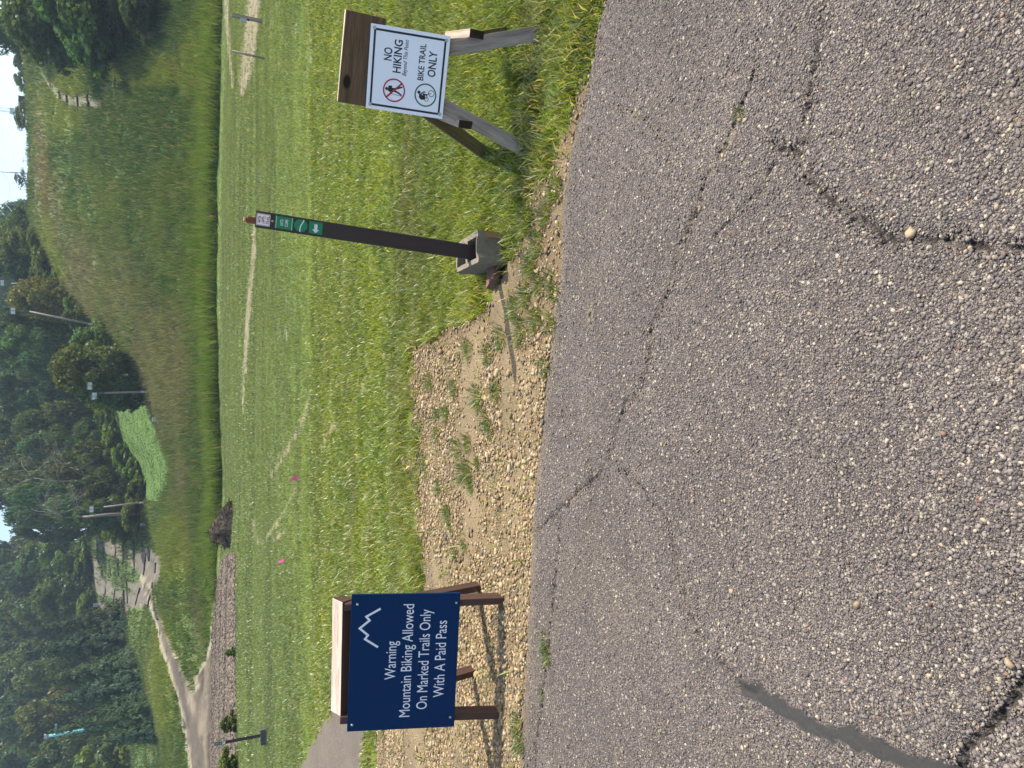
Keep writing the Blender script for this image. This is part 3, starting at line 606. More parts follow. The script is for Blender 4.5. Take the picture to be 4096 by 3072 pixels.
T = [  # Y, d, vtop, W, label, crown, group
 (20, 86, 160, 175, 'nearest dark leafy tree at the right end of the hill, casting shade on the slope', 1, gR), (-60, 84, 330, 150, 'low dark leafy tree cut by the frame at the foot of the right slope', 4, gR), (60, 100, 20, 150, 'tall dark leafy tree behind the nearest right hand tree', 3, gR), (120, 122, 60, 80, 'narrow leafy tree between the right dark mass and the skyline', 0, gR), (-90, 105, -80, 160, 'tall dark tree partly outside the right hand frame edge', 1, gR), (150, 140, -10, 45, 'feathery thin tree against the sky at the right', SPARSE, gR), (95, 132, -120, 70, 'tallest leafy tree at the top right, above the frame', 1, gR), (150, 118, 150, 60, 'small leafy tree low on the left flank of the right dark mass', 2, gR), (85, 92, 300, 95, 'rounded green shrub tree at the lower left of the right dark mass', 2, gR), (10, 78, 480, 110, 'low bushy tree at the very foot of the right hand mass', 1, gR),
 (205, 176, 42, 26, 'dark pointed tree on the skyline next to the right woods', 3, gS), (262, 180, 56, 38, 'broad dark skyline tree with sky on both sides near the right woods', 1, gS), (325, 182, 58, 34, 'pale green skyline tree right of the small wooden stand', 0, gS), (372, 184, 92, 16, 'tiny skyline bush right of the small wooden stand', 0, gS), (472, 184, 58, 42, 'round light green skyline tree left of the small wooden stand', 2, gS), (565, 186, 106, 16, 'tiny shrub alone on the bare skyline', 0, gS), (722, 180, 58, 40, 'loose skyline tree standing just behind a thin mast', SPARSE, gS),
 (845, 168, 62, 30, 'dark small tree where the bare skyline meets the wood', 3, gM), (885, 160, 45, 55, 'dark rounded tree at the right end of the wood on the hill', 1, gM), (930, 158, -5, 60, 'tall dark tree behind the first bright tree of the hill wood', 0, gM), (985, 147, 8, 62, 'bright sunlit tree right of the hidden pole in the hill wood', 2, gM), (1062, 150, -40, 60, 'deep shaded tree left of the bright tree in the hill wood', 3, gM), (1110, 142, 120, 55, 'low green tree under the pole in the hill wood', 4, gM), (1190, 134, 38, 70, 'yellowish green tree left of the pole in the hill wood', YELCROWN, gM), (1245, 140, 20, 60, 'dark tree behind the leaning light pole', 1, gM), (1310, 146, -30, 62, 'dark loose tree with specks of sky showing through, left of the leaning pole', SPARSE, gM), (1350, 140, 30, 66, 'tall dark tree above the bushes at the middle of the slope', 0, gM), (1420, 150, -20, 70, 'tall dark tree behind the big bright bush', 1, gM), (1270, 122, 250, 30, 'small shaded tree at the foot of the leaning light pole', 4, gM),
 (1480, 103, 205, 92, 'large sunlit leafy tree bulging onto the brown slope', 2, gM), (1560, 102, 300, 62, 'leafy tree right beside the twin floodlight pole', 0, gM), (1385, 112, 290, 70, 'bright bushy tree at the right of the large sunlit tree on the slope', 4, gM), (1330, 118, 372, 48, 'rounded bright bush lowest in front of the hill wood', BUSHES[1], gM), (1595, 104, 420, 48, 'dark leafy tree with drooping side branches left of the twin floodlight pole', 3, gM),
 (1545, 165, -30, 80, 'tall wood tree behind the twin floodlight pole', 1, gW), (1630, 168, 10, 75, 'tall wood tree at the upper right end of the mown lawn', 0, gW), (1700, 160, 60, 62, 'rounded wood tree above the upper end of the mown lawn', 2, gW), (1710, 172, -50, 80, 'tallest dark tree of the wood above the lawn', 3, gW), (1790, 152, 90, 66, 'dark wood tree at the middle of the lawn edge', 1, gW), (1800, 168, 0, 80, 'tall wood tree behind the middle of the lawn edge', 0, gW), (1870, 143, 185, 66, 'wood tree with lit clumps, below the bare grey dead tree', 2, gW), (1950, 133, 290, 60, 'low wood tree with lit clumps right of the left floodlight pole', 0, gW), (1900, 158, 20, 72, 'tall green tree behind the bare grey dead tree', 2, gW), (1985, 150, 60, 66, 'dark tree behind the left floodlight pole', 1, gW), (2055, 130, 300, 62, 'dark tree left of the left floodlight pole at the trail side', 3, gW), (2030, 136, 200, 66, 'dark shaded tree with the broken pale branch in front', 1, gW), (2105, 140, 400, 48, 'leafy tree overhanging the eroded trail at the end of the lawn', 4, gW), (2060, 175, 25, 56, 'far hazy tree right of the gap of sky', 3, gW), (1985, 178, -40, 60, 'far tall tree right of the gap of sky', 0, gW), (2120, 180, 66, 45, 'far hazy tree at the bottom of the gap of sky', 1, gW),
 (2240, 205, 80, 75, 'pale hazy tree left of the gap of sky', 0, gL), (2215, 198, 160, 62, 'round bright tree above the top of the eroded trail', 2, gL), (2290, 200, 210, 50, 'low round tree above the top of the eroded trail', 4, gL), (2310, 222, 5, 80, 'tall hazy tree behind the round bright tree', 1, gL), (2390, 192, 130, 78, 'brownish rounded tree at the left top of the eroded trail', 3, gL), (2400, 225, -50, 90, 'tall hazy tree above the brownish rounded tree', 0, gL), (2490, 228, -20, 85, 'tall hazy tree above the first spruce', 1, gL), (2440, 210, 60, 60, 'pale bluish tree between the brownish tree and the first spruce', 2, gL), (2580, 225, -60, 90, 'dark hazy tree above the tallest spruce', 3, gL), (2680, 215, -10, 85, 'dark hazy tree between the spruce tops', 0, gL), (2690, 190, 90, 55, 'lit loose tree standing between two spruce tops', 2, gL), (2770, 220, -50, 90, 'dark hazy tree high above the middle spruces', 1, gL), (2860, 190, 75, 70, 'bright yellowish tree behind the teal lift tower', YELCROWN, gL), (2960, 185, 80, 70, 'pale green tree left of the teal lift tower', 2, gL), (2870, 222, -40, 90, 'shaded tall tree above the bright yellowish tree', 3, gL), (2970, 225, -60, 90, 'shaded tall tree near the left top corner', 0, gL), (3070, 215, -20, 90, 'shaded tree cut by the left frame edge', 1, gL), (3040, 178, 140, 60, 'soft green tree near the left frame edge', 0, gL), (3090, 150, 300, 70, 'bright low tree at the left frame edge under the spruce boughs', BUSHES[1], gL), (3000, 155, 420, 40, 'bright bush showing under the boughs of the last spruce', BUSHES[0], gL)]
for Y, d, vt, W, lab, cr, g in T: tree('bush' if (not isinstance(cr, int) and cr.name.startswith('foliage')) else TW, Y, d, vt, W, lab, cr, g)
for Y, d, vt, W, lab, cr in [(2505, 148, 168, 78, 'drooping spruce next to the eroded trail, first of the spruce row from the trail', 0), (2605, 138, 92, 92, 'tallest spruce of the row on the left bank', 1), (2560, 140, 250, 60, 'short spruce in front of the gap between the first two tall spruces', 1), (2716, 130, 158, 88, 'spruce with a clean pointed tip left of the tallest spruce', 0), (2660, 131, 330, 58, 'young spruce low in front of the tallest spruce', 0), (2800, 126, 180, 88, 'broad spruce right of the teal lift tower', 1), (2850, 122, 330, 66, 'short spruce with lit boughs under the teal lift tower', 0), (2925, 119, 168, 84, 'thin spruce with open hanging boughs near the left frame edge', 2), (2955, 116, 400, 52, 'dark young spruce at the left foot of the open spruce', 1)]:
    tree('spruce_tree', Y, d, vt, W, lab, cr, gP, spruce=True)
# far rows of the wood: one mass behind the named trees
k = 0
for Y in range(900, 3200, 75):
    for d0_, vt in ((236, -60), (262, -90)):
        if 2010 < Y < 2190: continue
        tree('forest_tree', Y + random.uniform(-25, 25), d0_ + random.uniform(-8, 8), vt + random.uniform(-30, 30), 70, 'dark hazy tree deep in the wood behind the front trees', random.choice([0, 1, 3]), 'forest trees behind the front rows')
# understory along the wood edges
for i, (Y, v, d, W, hgt) in enumerate([(1665, 425, 152, 40, 3.0), (1745, 470, 147, 45, 3), (1830, 520, 140, 45, 3), (1905, 556, 134, 42, 3), (1975, 585, 128, 45, 3), (2060, 592, 126, 45, 3.2), (1120, 240, 138, 45, 3), (1040, 210, 142, 40, 3), (1225, 318, 126, 35, 2.5), (960, 170, 143, 30, 2), (2280, 372, 192, 50, 4), (2430, 405, 186, 45, 4), (2190, 366, 194, 45, 3.5)]):
    p = at_d(v, Y, d); zb = float(zf(p[0], d)); t = thing('bush', 'leafy undergrowth bush at the shaded foot of the wood', 'bush', (p[0], d, zb - .2), i, 'undergrowth bushes along the wood edge'); child('foliage', BUSHES[i % 2], t, (W / F * d / .42, W / F * d / .42, hgt))

def branchy(mb, p, d, L, r, depth):
    n = 4; pts = [np.array(p)]; dd = np.array(d, float)
    for i in range(n): dd = dd + rng.normal(size=3) * .22; dd /= np.linalg.norm(dd); pts.append(pts[-1] + dd * L / n)
    mb.tube(pts, [r * (1 - .6 * i / n) for i in range(n + 1)], 5 if depth < 2 else 3)
    if depth < 3:
        for k in range(4 if depth else 7):
            i = random.randrange(1 if depth else 2, n + 1); nd = dd + rng.normal(size=3) * .75; nd /= np.linalg.norm(nd); branchy(mb, pts[i], nd, L * .62, r * .45, depth + 1)
for Y, v, d, L, lab, rr in [(1925, 330, 141, 7.5, 'bare grey dead tree with fine leafless twigs inside the wood', .12), (2070, 330, 127, 5.5, 'broken pale dead branches hanging at the trail side of the wood', .10)]:
    p = at_d(v, Y, d); g0 = float(zf(p[0], d)); t = thing('dead_tree', lab, 'dead tree', (p[0], d, g0)); mb = MB(); mb.tube([(0, 0, -.2), (.2, .1, (p[2] - g0) * .6), (.1, 0, p[2] - g0)], [.3, .22, .16], 7); tm = mb.build('trunk', M_DEAD, t)
    mb = MB(); branchy(mb, (0.1, 0, p[2] - g0 - .2), (.05, -.2, 1), L, rr, 0); branchy(mb, (0.15, 0, (p[2] - g0) * .8), (.5, -.3, .7), L * .8, rr * .8, 0); mb.build('bare_branches', M_DEAD, t)

# ------------------------------------------------------------------ grass
def blades(name, x, y, z, h, w, cols, bend=.5, seg=2, mat=M_GRASS, label=None, cat=None, parent=None, az=None):
    n = len(x); an = rng.random(n) * 6.283 if az is None else az; fa = rng.random(n) * 6.283; b = bend * h * (.3 + rng.random(n))
    ux, uy = np.cos(fa) * w * .5, np.sin(fa) * w * .5; bx, by = np.cos(an) * b, np.sin(an) * b; B = np.stack([x, y, z], 1); U = np.stack([ux, uy, 0 * ux], 1)
    tip = B + np.stack([bx, by, h], 1)
    if seg == 1:
        V = np.stack([B - U, B + U, tip], 1).reshape(-1, 3); o = mesh_np(name, V, 3, np.arange(n * 3), mat, cols=np.repeat(cols, 3, 0), parent=parent)
    else:
        mid = B + np.stack([bx * .35, by * .35, h * .6], 1); V = np.stack([B - U, B + U, mid + U * .8, mid - U * .8, tip], 1).reshape(-1, 3)
        i = np.arange(n)[:, None] * 5; L = np.concatenate([i + [0, 1, 2, 3], i + [3, 2, 4]], 1).ravel(); tot = np.tile([4, 3], n)
        c = np.repeat(cols, 5, 0); o = mesh_np(name, V, tot, L, mat, cols=c, parent=parent)
    return o
GX_, GY_, GZ_, GH_, GW_, GC_ = [], [], [], [], [], []
def sow(y0, y1, dens, h, w, amax=.66, jitter_h=.5, near=False):
    hw = amax * y1 + .5; n = int(dens * (y1 - y0) * 2 * hw); y = y0 + (y1 - y0) * rng.random(n); x = (rng.random(n) * 2 - 1) * hw
    ok = np.abs(x) < amax * y + .5; ok &= y > yedge(x) + .01; x, y = x[ok], y[ok]
    gm = gravel_mask(x, y); ok = (rng.random(len(x)) > gm * .985) & ~path_mask(x, y); x, y = x[ok], y[ok]; gm = gm[ok]
    z = zf(x, y); c, g, t = paint(x, y, z); cl = fbm(x * 6, y * 6, 201); edge = sstep(.9, .15, y - ygrav(x)) if near else 0
    if near: g = g * (1 - .75 * edge * (fbm(x * 3.2, y * 3.2, 207) < .47))
    ok = (rng.random(len(x)) < g * (.45 + .75 * cl)) & (y < 62.5); x, y, z, c, cl = x[ok], y[ok], z[ok], c[ok], cl[ok]
    e = edge[ok] if near else 0
    hh = h * (1 - jitter_h + 2 * jitter_h * rng.random(len(x))) * (.25 + 1.5 * cl) * (1 + .4 * e); GX_.append(x); GY_.append(y); GZ_.append(z - .004); GH_.append(hh); GW_.append(w * (.6 + .8 * rng.random(len(x))))
    v = (.45 + 1.05 * rng.random(len(x)))[:, None]; st = (rng.random(len(x)) < (.09 if near else .025) + .10 * np.asarray(e))[:, None]; yl = rng.random(len(x))[:, None] ** 2
    cc = c * v * 1.05; cc = cc * (1 - yl * .5) + np.array([.27, .30, .05]) * yl * .5; cc = np.where(st, np.array([.42, .37, .17]) * v, cc); GC_.append(cc)
sow(2.3, 6.5, 9000, .048, .0075, near=True); NA = len(GX_)
sow(6.5, 12, 3000, .050, .011, near=True)
b1 = blades('mown_grass', *[np.concatenate(a) for a in (GX_, GY_, GZ_, GH_, GW_, GC_)], bend=.8); tag(b1, 'short mown grass of the field between the road and the hill', 'grass', kind='stuff')
GX_, GY_, GZ_, GH_, GW_, GC_ = [], [], [], [], [], []
sow(12, 26, 1000, .046, .013); sow(26, 62.5, 240, .06, .03)
b2 = blades('mown_grass', *[np.concatenate(a) for a in (GX_, GY_, GZ_, GH_, GW_, GC_)], bend=.7, seg=1); tag(b2, 'mown grass of the far part of the field towards the hill foot', 'grass', kind='stuff')
# tall rough grass of the slopes
n = 760000; a = (rng.random(n) * 2 - 1) * .74; y = 61 * (230 / 61) ** (rng.random(n) ** 1.35); x = a * y; z = zf(x, y); c, g, t = paint(x, y, z); X, Y = project(x, y, z)
lawnp = inpoly(X, Y, [(405, 1600), (430, 1700), (560, 1920), (588, 2000), (640, 2010), (690, 1880), (640, 1720), (590, 1600)])
clm = fbm(x * .9, y * .9, 221); ok = (rng.random(n) < g * (.35 + .9 * clm)) & (t > .5); x, y, z, c, clm, lawnp = x[ok], y[ok], z[ok], c[ok], clm[ok], lawnp[ok]
hh = (.30 + .65 * rng.random(len(x))) * (.5 + clm) * np.where(lawnp, .16, 1.0) * (1 + .55 * sstep(68, 63, y)) * np.where(project(x, y, z)[1] > 2250, .65, 1)
cc = c * (.62 + .76 * rng.random(len(x)))[:, None]; dry = (rng.random(len(x)) < .10)[:, None]; cc = np.where(dry, np.array([.26, .22, .13]), cc)
b3 = blades('tall_grass', x, y, z - .02, hh, .0011 * y * (.6 + .9 * rng.random(len(x))), cc, bend=.5, seg=1, mat=M_TALL); tag(b3, 'tall rough grass and weeds covering the hill slopes', 'grass', kind='stuff')
# tufts in the gravel and along the cracks
tx_, ty_, th_, tn_ = [], [], [], []
def z7(u, v): p = gnd(900 + u * .633, 1500 + v * .633); return p[0], p[1]
tl = [(1610, 150, 1.3), (1730, 110, 1.1), (1450, 90, 1), (1300, 40, 1.2), (1400, 250, 1), (1350, 250, .8), (1480, 470, 1.2), (1540, 430, 1), (1540, 610, 1.3), (1500, 620, 1), (1660, 290, 1), (1370, 700, .9), (1420, 870, 1.1), (1350, 380, .9), (1290, 600, .9), (1230, 640, 1), (1465, 1120, .9), (1520, 1080, .7), (1280, 520, .8), (1600, 560, .7), (1690, 350, .8), (1740, 870, .5), (1250, 330, 1), (1560, 700, .8), (1440, 960, .7)]
for u, v, s in tl: p = z7(u, v); tx_.append(p[0]); ty_.append(p[1]); th_.append(.055 * s); tn_.append(int(60 * s))
def px(X, Y, h, n_): p = gnd(X, Y); tx_.append(p[0]); ty_.append(p[1]); th_.append(h); tn_.append(n_)
for X, Y, h, n_ in [(2196, 2620, .04, 60), (2190, 2560, .035, 40), (2175, 2770, .025, 25), (2078, 2890, .05, 60), (2082, 2960, .06, 60), (1960, 2700, .05, 20), (1530, 2920, .06, 50), (2964, 455, .018, 26), (2225, 1170, .05, 50), (2210, 1290, .05, 40), (2190, 1470, .045, 40), (1820, 2520, .05, 25), (1835, 2380, .05, 40), (2205, 1120, .05, 30), (2150, 1280, .06, 70), (2090, 1330, .07, 80), (2060, 1230, .06, 70), (2110, 1180, .06, 80), (2130, 1060, .06, 90), (2160, 980, .06, 90), (2010, 1350, .06, 60), (1960, 1420, .06, 70), (1880, 1400, .06, 70), (2160, 1140, .05, 60), (2120, 880, .07, 120), (2080, 980, .05, 40), (2190, 860, .06, 90), (2230, 760, .06, 90)]: px(X, Y, h, n_)
bx_, by_, bh_, baz = [], [], [], []
for X, Y, h, n_ in zip(tx_, ty_, th_, tn_):
    n_ *= 2; r_ = rng.random(n_) ** .6 * h * 1.1; a_ = rng.random(n_) * 6.283; bx_.append(X + r_ * np.cos(a_)); by_.append(Y + r_ * np.sin(a_)); bh_.append(h * (.5 + .7 * rng.random(n_))); baz.append(a_)
x, y, hh, az = map(np.concatenate, (bx_, by_, bh_, baz)); z = zf(x, y); z = np.where(y < yedge(x), z + .006, z)
cc = np.where((rng.random(len(x)) < .2)[:, None], np.array([.33, .29, .14]), np.array([.085, .15, .03]) * (.6 + .9 * rng.random(len(x)))[:, None])
b4 = blades('grass_tufts', x, y, z, hh, np.full(len(x), .0042), cc, bend=.9, az=az); tag(b4, 'thin green grass tufts scattered over the gravel and road cracks', 'grass', kind='stuff')

# ------------------------------------------------------------------ loose stones
ico = bmesh.new(); bmesh.ops.create_icosphere(ico, subdivisions=1, radius=1.0); IV = np.array([v.co for v in ico.verts]); IFc = np.array([[v.index for v in f.verts] for f in ico.faces]); ico.free()
def stones(name, x, y, z, r, cols, label, flat=.7, sink=.25):
    n = len(x); k = len(IV); V = IV[None] * (1 + .85 * (rng.random((n, k, 1)) - .5)); V = V * np.stack([1 + .5 * rng.random(n), .7 + .5 * rng.random(n), flat * (.7 + .5 * rng.random(n))], 1)[:, None, :]
    a = rng.random(n) * 6.283; ca, sa_ = np.cos(a)[:, None], np.sin(a)[:, None]; t = (rng.random(n) - .5)[:, None] * .9; ct, st = np.cos(t), np.sin(t)
    vx, vy, vz = V[..., 0], V[..., 1], V[..., 2]; vy, vz = vy * ct - vz * st, vy * st + vz * ct; vx, vy = vx * ca - vy * sa_, vx * sa_ + vy * ca
    V = np.stack([vx * r[:, None] + x[:, None], vy * r[:, None] + y[:, None], vz * r[:, None] + (z + r * flat * (1 - 2 * sink) * .6)[:, None]], -1).reshape(-1, 3)
    L = (IFc[None] + (np.arange(n) * k)[:, None, None]).ravel(); o = mesh_np(name, V, 3, L, M_STONE, cols=np.repeat(cols, k, 0)); return tag(o, label, 'stones', kind='stuff')
n = 300000; x = -5.2 + 7.2 * rng.random(n); y = 2.4 + 5.8 * rng.random(n); gm = gravel_mask(x, y); pk = fbm(x * 1.1 + 5, y * 2.2, 107); trk = np.abs(y - (yedge(x) + 2.0 + (x + 3) * .08)) < .26 + .1 * fbm(x * 3, y * 3, 3)
near_rim = sstep(.55, .15, y - yedge(x)); den = (.10 + .90 * sstep(.60, .42, pk)) * np.where((trk & (x < -1.4)), .10, 1); den = np.maximum(den, near_rim * .75)
den = den * np.where(x > .3, .35, 1); ok = (gm > .35) & (rng.random(n) < den) & (y > yedge(x) + .005) & ~path_mask(x, y); x, y = x[ok], y[ok]
r = .0028 + .0110 * rng.random(len(x)) ** 3.2; big = rng.random(len(x)) < .012; r = np.where(big, .012 + .011 * rng.random(len(x)), r)
base = np.array([.28, .205, .112]) * (.45 + .85 * rng.random(len(x)))[:, None]; wht = (rng.random(len(x)) < .14)[:, None]; drk = (rng.random(len(x)) < .07)[:, None]; base = np.where(wht, np.array([.36, .295, .195]), base); base = np.where(drk, np.array([.11, .095, .09]), base)
stones('gravel_stones', x, y, zf(x, y) + .006 + (fbm(x * 4, y * 4, 101) - .5) * .03, r, base, 'tan limestone gravel spread over the road shoulder')
# stray pebbles on the asphalt
pp_ = [gnd(2048 + u * .926, v * .926) for u, v in [(1745, 1010), (925, 675), (920, 695), (825, 910), (1000, 520), (1022, 522), (965, 490), (1270, 680), (550, 480), (465, 1270), (850, 1140), (1525, 1040), (1340, 830)]] + [gnd(2048 + u * .926, 1536 + v * .926) for u, v in [(2170, 1200), (1510, 950), (660, 260), (965, 895), (1820, 1255), (1650, 1520), (400, 230), (175, 290), (85, 1615), (165, 1500), (250, 510), (215, 1650), (1660, 1280)]]
pr = [.020, .014, .013, .014, .012, .012, .011, .008, .012, .011, .008, .009, .008, .016, .015, .013, .013, .010, .008, .009, .010, .014, .012, .010, .012, .008]
xy = np.array([p[:2] for p in pp_]); ne = 900; ex = -2.4 + 4.8 * rng.random(ne); ey = yedge(ex) - .02 - 2.6 * rng.random(ne) ** 2.2; er = .0025 + .005 * rng.random(ne) ** 2
xa = np.concatenate([xy[:, 0], ex]); ya = np.concatenate([xy[:, 1], ey]); ra = np.concatenate([np.array(pr) * .72, er]); base = np.array([.30, .23, .145]) * (.6 + .7 * rng.random(len(xa)))[:, None]; base[26:][rng.random(ne) < .3] = [.10, .09, .085]
stones('stray_pebbles', xa, ya, np.full(len(xa), .012), ra, base, 'single pale pebbles lying loose on the asphalt road', sink=.1)
cp = gnd(2375, 1258); n = 60; a_ = rng.random(n) * 6.283; r_ = rng.random(n) ** .5; stones('dirt_clod', cp[0] + .075 * r_ * np.cos(a_), cp[1] + .045 * r_ * np.sin(a_), np.full(n, .010), .006 + .013 * rng.random(n) * (1.2 - r_), np.tile([.13, .11, .078], (n, 1)) * (.7 + .6 * rng.random(n))[:, None], 'flattened brown clod of dried mud on the asphalt', .5)
# ploughed clods and pale straw of the dirt track
n = 60000; a = -.70 + .50 * rng.random(n); y = 33 + 40 * rng.random(n); x = a * y; z = zf(x, y); X, Y = project(x, y, z); ok = inpoly(X, Y, DIRT) & (X > 845) & (rng.random(n) < sstep(.35, .6, fbm(x * .05, y * 1.1, 141))); x, y, z = x[ok], y[ok], z[ok]
stones('dirt_clods', x, y, z, .03 + .07 * rng.random(len(x)) ** 2, np.array([.14, .112, .085]) * (.4 + 1.1 * rng.random(len(x)))[:, None], 'dark broken clods of soil along the dirt track')

# aggregate standing proud of the worn asphalt
n = 95000; y = .85 + 2.9 * rng.random(n) ** 1.25; x = (rng.random(n) * 2 - 1) * (.62 * y + .35); ok = y < yedge(x) - .01; x, y = x[ok], y[ok]
dT, _ = seg_dist(x, y, TAR); ok = dT > .03; x, y = x[ok], y[ok]; dk = np.full(len(x), 9.0)
for pts, w, dpt, sd_ in CR: dd, _ = seg_dist(x, y, pts); dk = np.minimum(dk, dd / w)
ok = dk > 1.2; x, y = x[ok], y[ok]
zr = .012 + (fbm(x * .9, y * .9, 115) - .5) * .03 + (fbm(x * 5, y * 5, 117) - .5) * .006; r = .0017 + .0043 * rng.random(len(x)) ** 2.6
pk = rng.random(len(x)); base = np.select([pk[:, None] < .58, pk[:, None] < .86, pk[:, None] < .985], [np.array([.125, .107, .10]), np.array([.195, .168, .142]), np.array([.30, .255, .19])], np.array([.19, .12, .085])) * (.6 + .7 * rng.random(len(x)))[:, None]
stones('road_aggregate', x, y, zr - .0005, r, base, 'grey and beige stone chips standing out of the worn asphalt', .75, .32)

# ------------------------------------------------------------------ sign making
def panel(name, w, h, th, mat, parent, M, bevel=.002):
    bm = bmesh.new(); add_box(bm, w, h, th, bevel=bevel); return from_bm(name, bm, mat, parent, M)
def flat2d(name, polys, mat, parent, z, th=.0006):
    """polys: outlines in the panel's own plane (metres); built as thin raised print"""
    bm = bmesh.new()
    for P in polys:
        vs = [bm.verts.new((p[0], p[1], z)) for p in P]; f = bm.faces.new(vs)
        if f.normal.z < 0 or sum(P[i][0] * P[(i + 1) % len(P)][1] - P[(i + 1) % len(P)][0] * P[i][1] for i in range(len(P))) < 0: f.normal_flip()
    r = bmesh.ops.triangulate(bm, faces=bm.faces[:]); me = bpy.data.meshes.new(name); bm.to_mesh(me); bm.free(); me.materials.append(mat)
    o = bpy.data.objects.new(name, me); COL.objects.link(o); o.parent = parent; return o
def ring(cx, cy, r0, r1, n=48, ry=1.0):
    q = []
    for i in range(n):
        a, b = 2 * math.pi * i / n, 2 * math.pi * (i + 1) / n
        q.append([(cx + r1 * math.cos(a), cy + ry * r1 * math.sin(a)), (cx + r1 * math.cos(b), cy + ry * r1 * math.sin(b)), (cx + r0 * math.cos(b), cy + ry * r0 * math.sin(b)), (cx + r0 * math.cos(a), cy + ry * r0 * math.sin(a))])
    return q
def disc(cx, cy, r, n=28, ry=1.0): return [[(cx + r * math.cos(2 * math.pi * i / n), cy + ry * r * math.sin(2 * math.pi * i / n)) for i in range(n)]]
def bar(p, q, w, w2=None):
    w2 = w if w2 is None else w2; dx, dy = q[0] - p[0], q[1] - p[1]; l = math.hypot(dx, dy) or 1; nx, ny = -dy / l / 2, dx / l / 2
    return [[(p[0] - nx * w, p[1] - ny * w), (q[0] - nx * w2, q[1] - ny * w2), (q[0] + nx * w2, q[1] + ny * w2), (p[0] + nx * w, p[1] + ny * w)]]
def polyline(pts, w): 
    o = []
    for a, b in zip(pts[:-1], pts[1:]): o += bar(a, b, w)
    for p in pts[1:-1]: o += disc(p[0], p[1], w / 2, 10)
    return o
def lettering(body, x0, x1, yb, cap, mat, parent, z, bold=0.0, shear=0.0):
    """text whose ink spans x0..x1, baseline yb, capital height cap, in the panel's plane"""
    cu = bpy.data.curves.new('lettering', 'FONT'); cu.body = body; cu.size = 1.0; cu.offset = bold; cu.shear = shear; cu.resolution_u = 4
    ob = bpy.data.objects.new('lettering', cu); COL.objects.link(ob); dg = bpy.context.evaluated_depsgraph_get(); me = bpy.data.meshes.new_from_object(ob.evaluated_get(dg)); bpy.data.objects.remove(ob)
    cu2 = bpy.data.curves.new('cap', 'FONT'); cu2.body = 'H'; cu2.offset = bold; ob = bpy.data.objects.new('cap', cu2); COL.objects.link(ob); dg = bpy.context.evaluated_depsgraph_get(); mh = bpy.data.meshes.new_from_object(ob.evaluated_get(dg)); ch = max(v.co.y for v in mh.vertices); bpy.data.objects.remove(ob); bpy.data.meshes.remove(mh)
    xs_ = [v.co.x for v in me.vertices]; a, b = min(xs_), max(xs_)
    for v in me.vertices: v.co = ((v.co.x - a) / (b - a) * (x1 - x0) + x0, yb + v.co.y * cap / ch, z)
    me.materials.clear(); me.materials.append(mat); o = bpy.data.objects.new('lettering', me); COL.objects.link(o); o.parent = parent; return o
def screw(parent, x, y, z, r=.008, washer=0.0):
    bm = bmesh.new()
    if washer: bmesh.ops.create_cone(bm, cap_ends=True, segments=20, radius1=washer, radius2=washer * .95, depth=.002, matrix=Matrix.Translation((x, y, z + .001)))
    bmesh.ops.create_cone(bm, cap_ends=True, segments=16, radius1=r, radius2=r * .75, depth=.005, matrix=Matrix.Translation((x, y, z + .0035)))
    bmesh.ops.create_cone(bm, cap_ends=True, segments=6, radius1=r * .35, radius2=r * .35, depth=.001, matrix=Matrix.Translation((x, y, z + .0062)))
    return from_bm('screw', bm, M_STEEL, parent)
def bike(cx, cy, s, lw):                        # small bicycle drawing, front wheel to the right
    q = ring(cx - .9 * s, cy - .3 * s, .45 * s, .45 * s + lw, 24) + ring(cx + .9 * s, cy - .3 * s, .45 * s, .45 * s + lw, 24)
    P = lambda x, y: (cx + x * s, cy + y * s)
    for a, b in [((-.9, -.3), (-.45, .35)), ((-.45, .35), (.55, .4)), ((-.45, .35), (-.1, -.3)), ((-.1, -.3), (.6, .35)), ((-.9, -.3), (-.1, -.3)), ((.5, .65), (.9, -.3)), ((.35, .7), (.7, .62)), ((-.7, .5), (-.3, .5))]: q += bar(P(*a), P(*b), lw * 1.1)
    return q

HAZE = .00034
# ---- navy warning sign on its saw-horse (stands on the gravel)
fr = gnd(2012, 2393); fl = gnd(1995, 2849); mid = (fr + fl) / 2; rz = math.atan2(fr[1] - fl[1], fr[0] - fl[0]); al = R(13.5); W_ = np.linalg.norm(fr - fl)
ws = thing('warning_sign', 'navy blue mountain biking warning board on a brown wooden saw-horse standing on the gravel', 'sign', (mid[0], mid[1], -.005), rz)
def pl(x, s, off=0.0): return Vector((x - W_ / 2, s * math.sin(al) - off * math.cos(al), s * math.cos(al) + off * math.sin(al)))   # x from left foot, s up the slope, off towards the viewer
for xf, stop in ((0.0, .945), (W_, .93)):
    beam('leg', pl(xf, 0), pl(xf + (.03 if xf == 0 else -.01), stop), .040, .085, M_BROWN, ws)
for xf, yr in ((.06, .43), (W_ - .07, .40)):
    beam('leg', (xf - W_ / 2, yr, 0), pl(xf - .01, .86, -.10), .040, .080, M_BROWN, ws)
M_ = Matrix.Translation(pl(.385, .955, -.045)) @ Matrix.Rotation(R(-28), 4, 'X')
bm = bmesh.new(); add_box(bm, .092, .075, .70, bevel=.004); bmesh.ops.rotate(bm, matrix=Matrix.Rotation(R(90), 3, 'Y'), verts=bm.verts[:]); 
M_ = Matrix.Translation(pl(.390, .945, -.03)) @ Matrix.Rotation(R(28), 4, 'X') @ Matrix.Rotation(R(90), 4, 'Y')
bm.free(); bm = bmesh.new(); add_box(bm, .075, .092, .685, bevel=.004)
for v in bm.verts: v.co += Vector((random.uniform(-.002, .002), random.uniform(-.002, .002), 0))
rail = from_bm('top_rail', bm, M_PALEWOOD, ws, M_); tag(rail, 'sun bleached top rail with its front and underside coloured dark as shade')
rail.data.materials.append(M_BROWN)
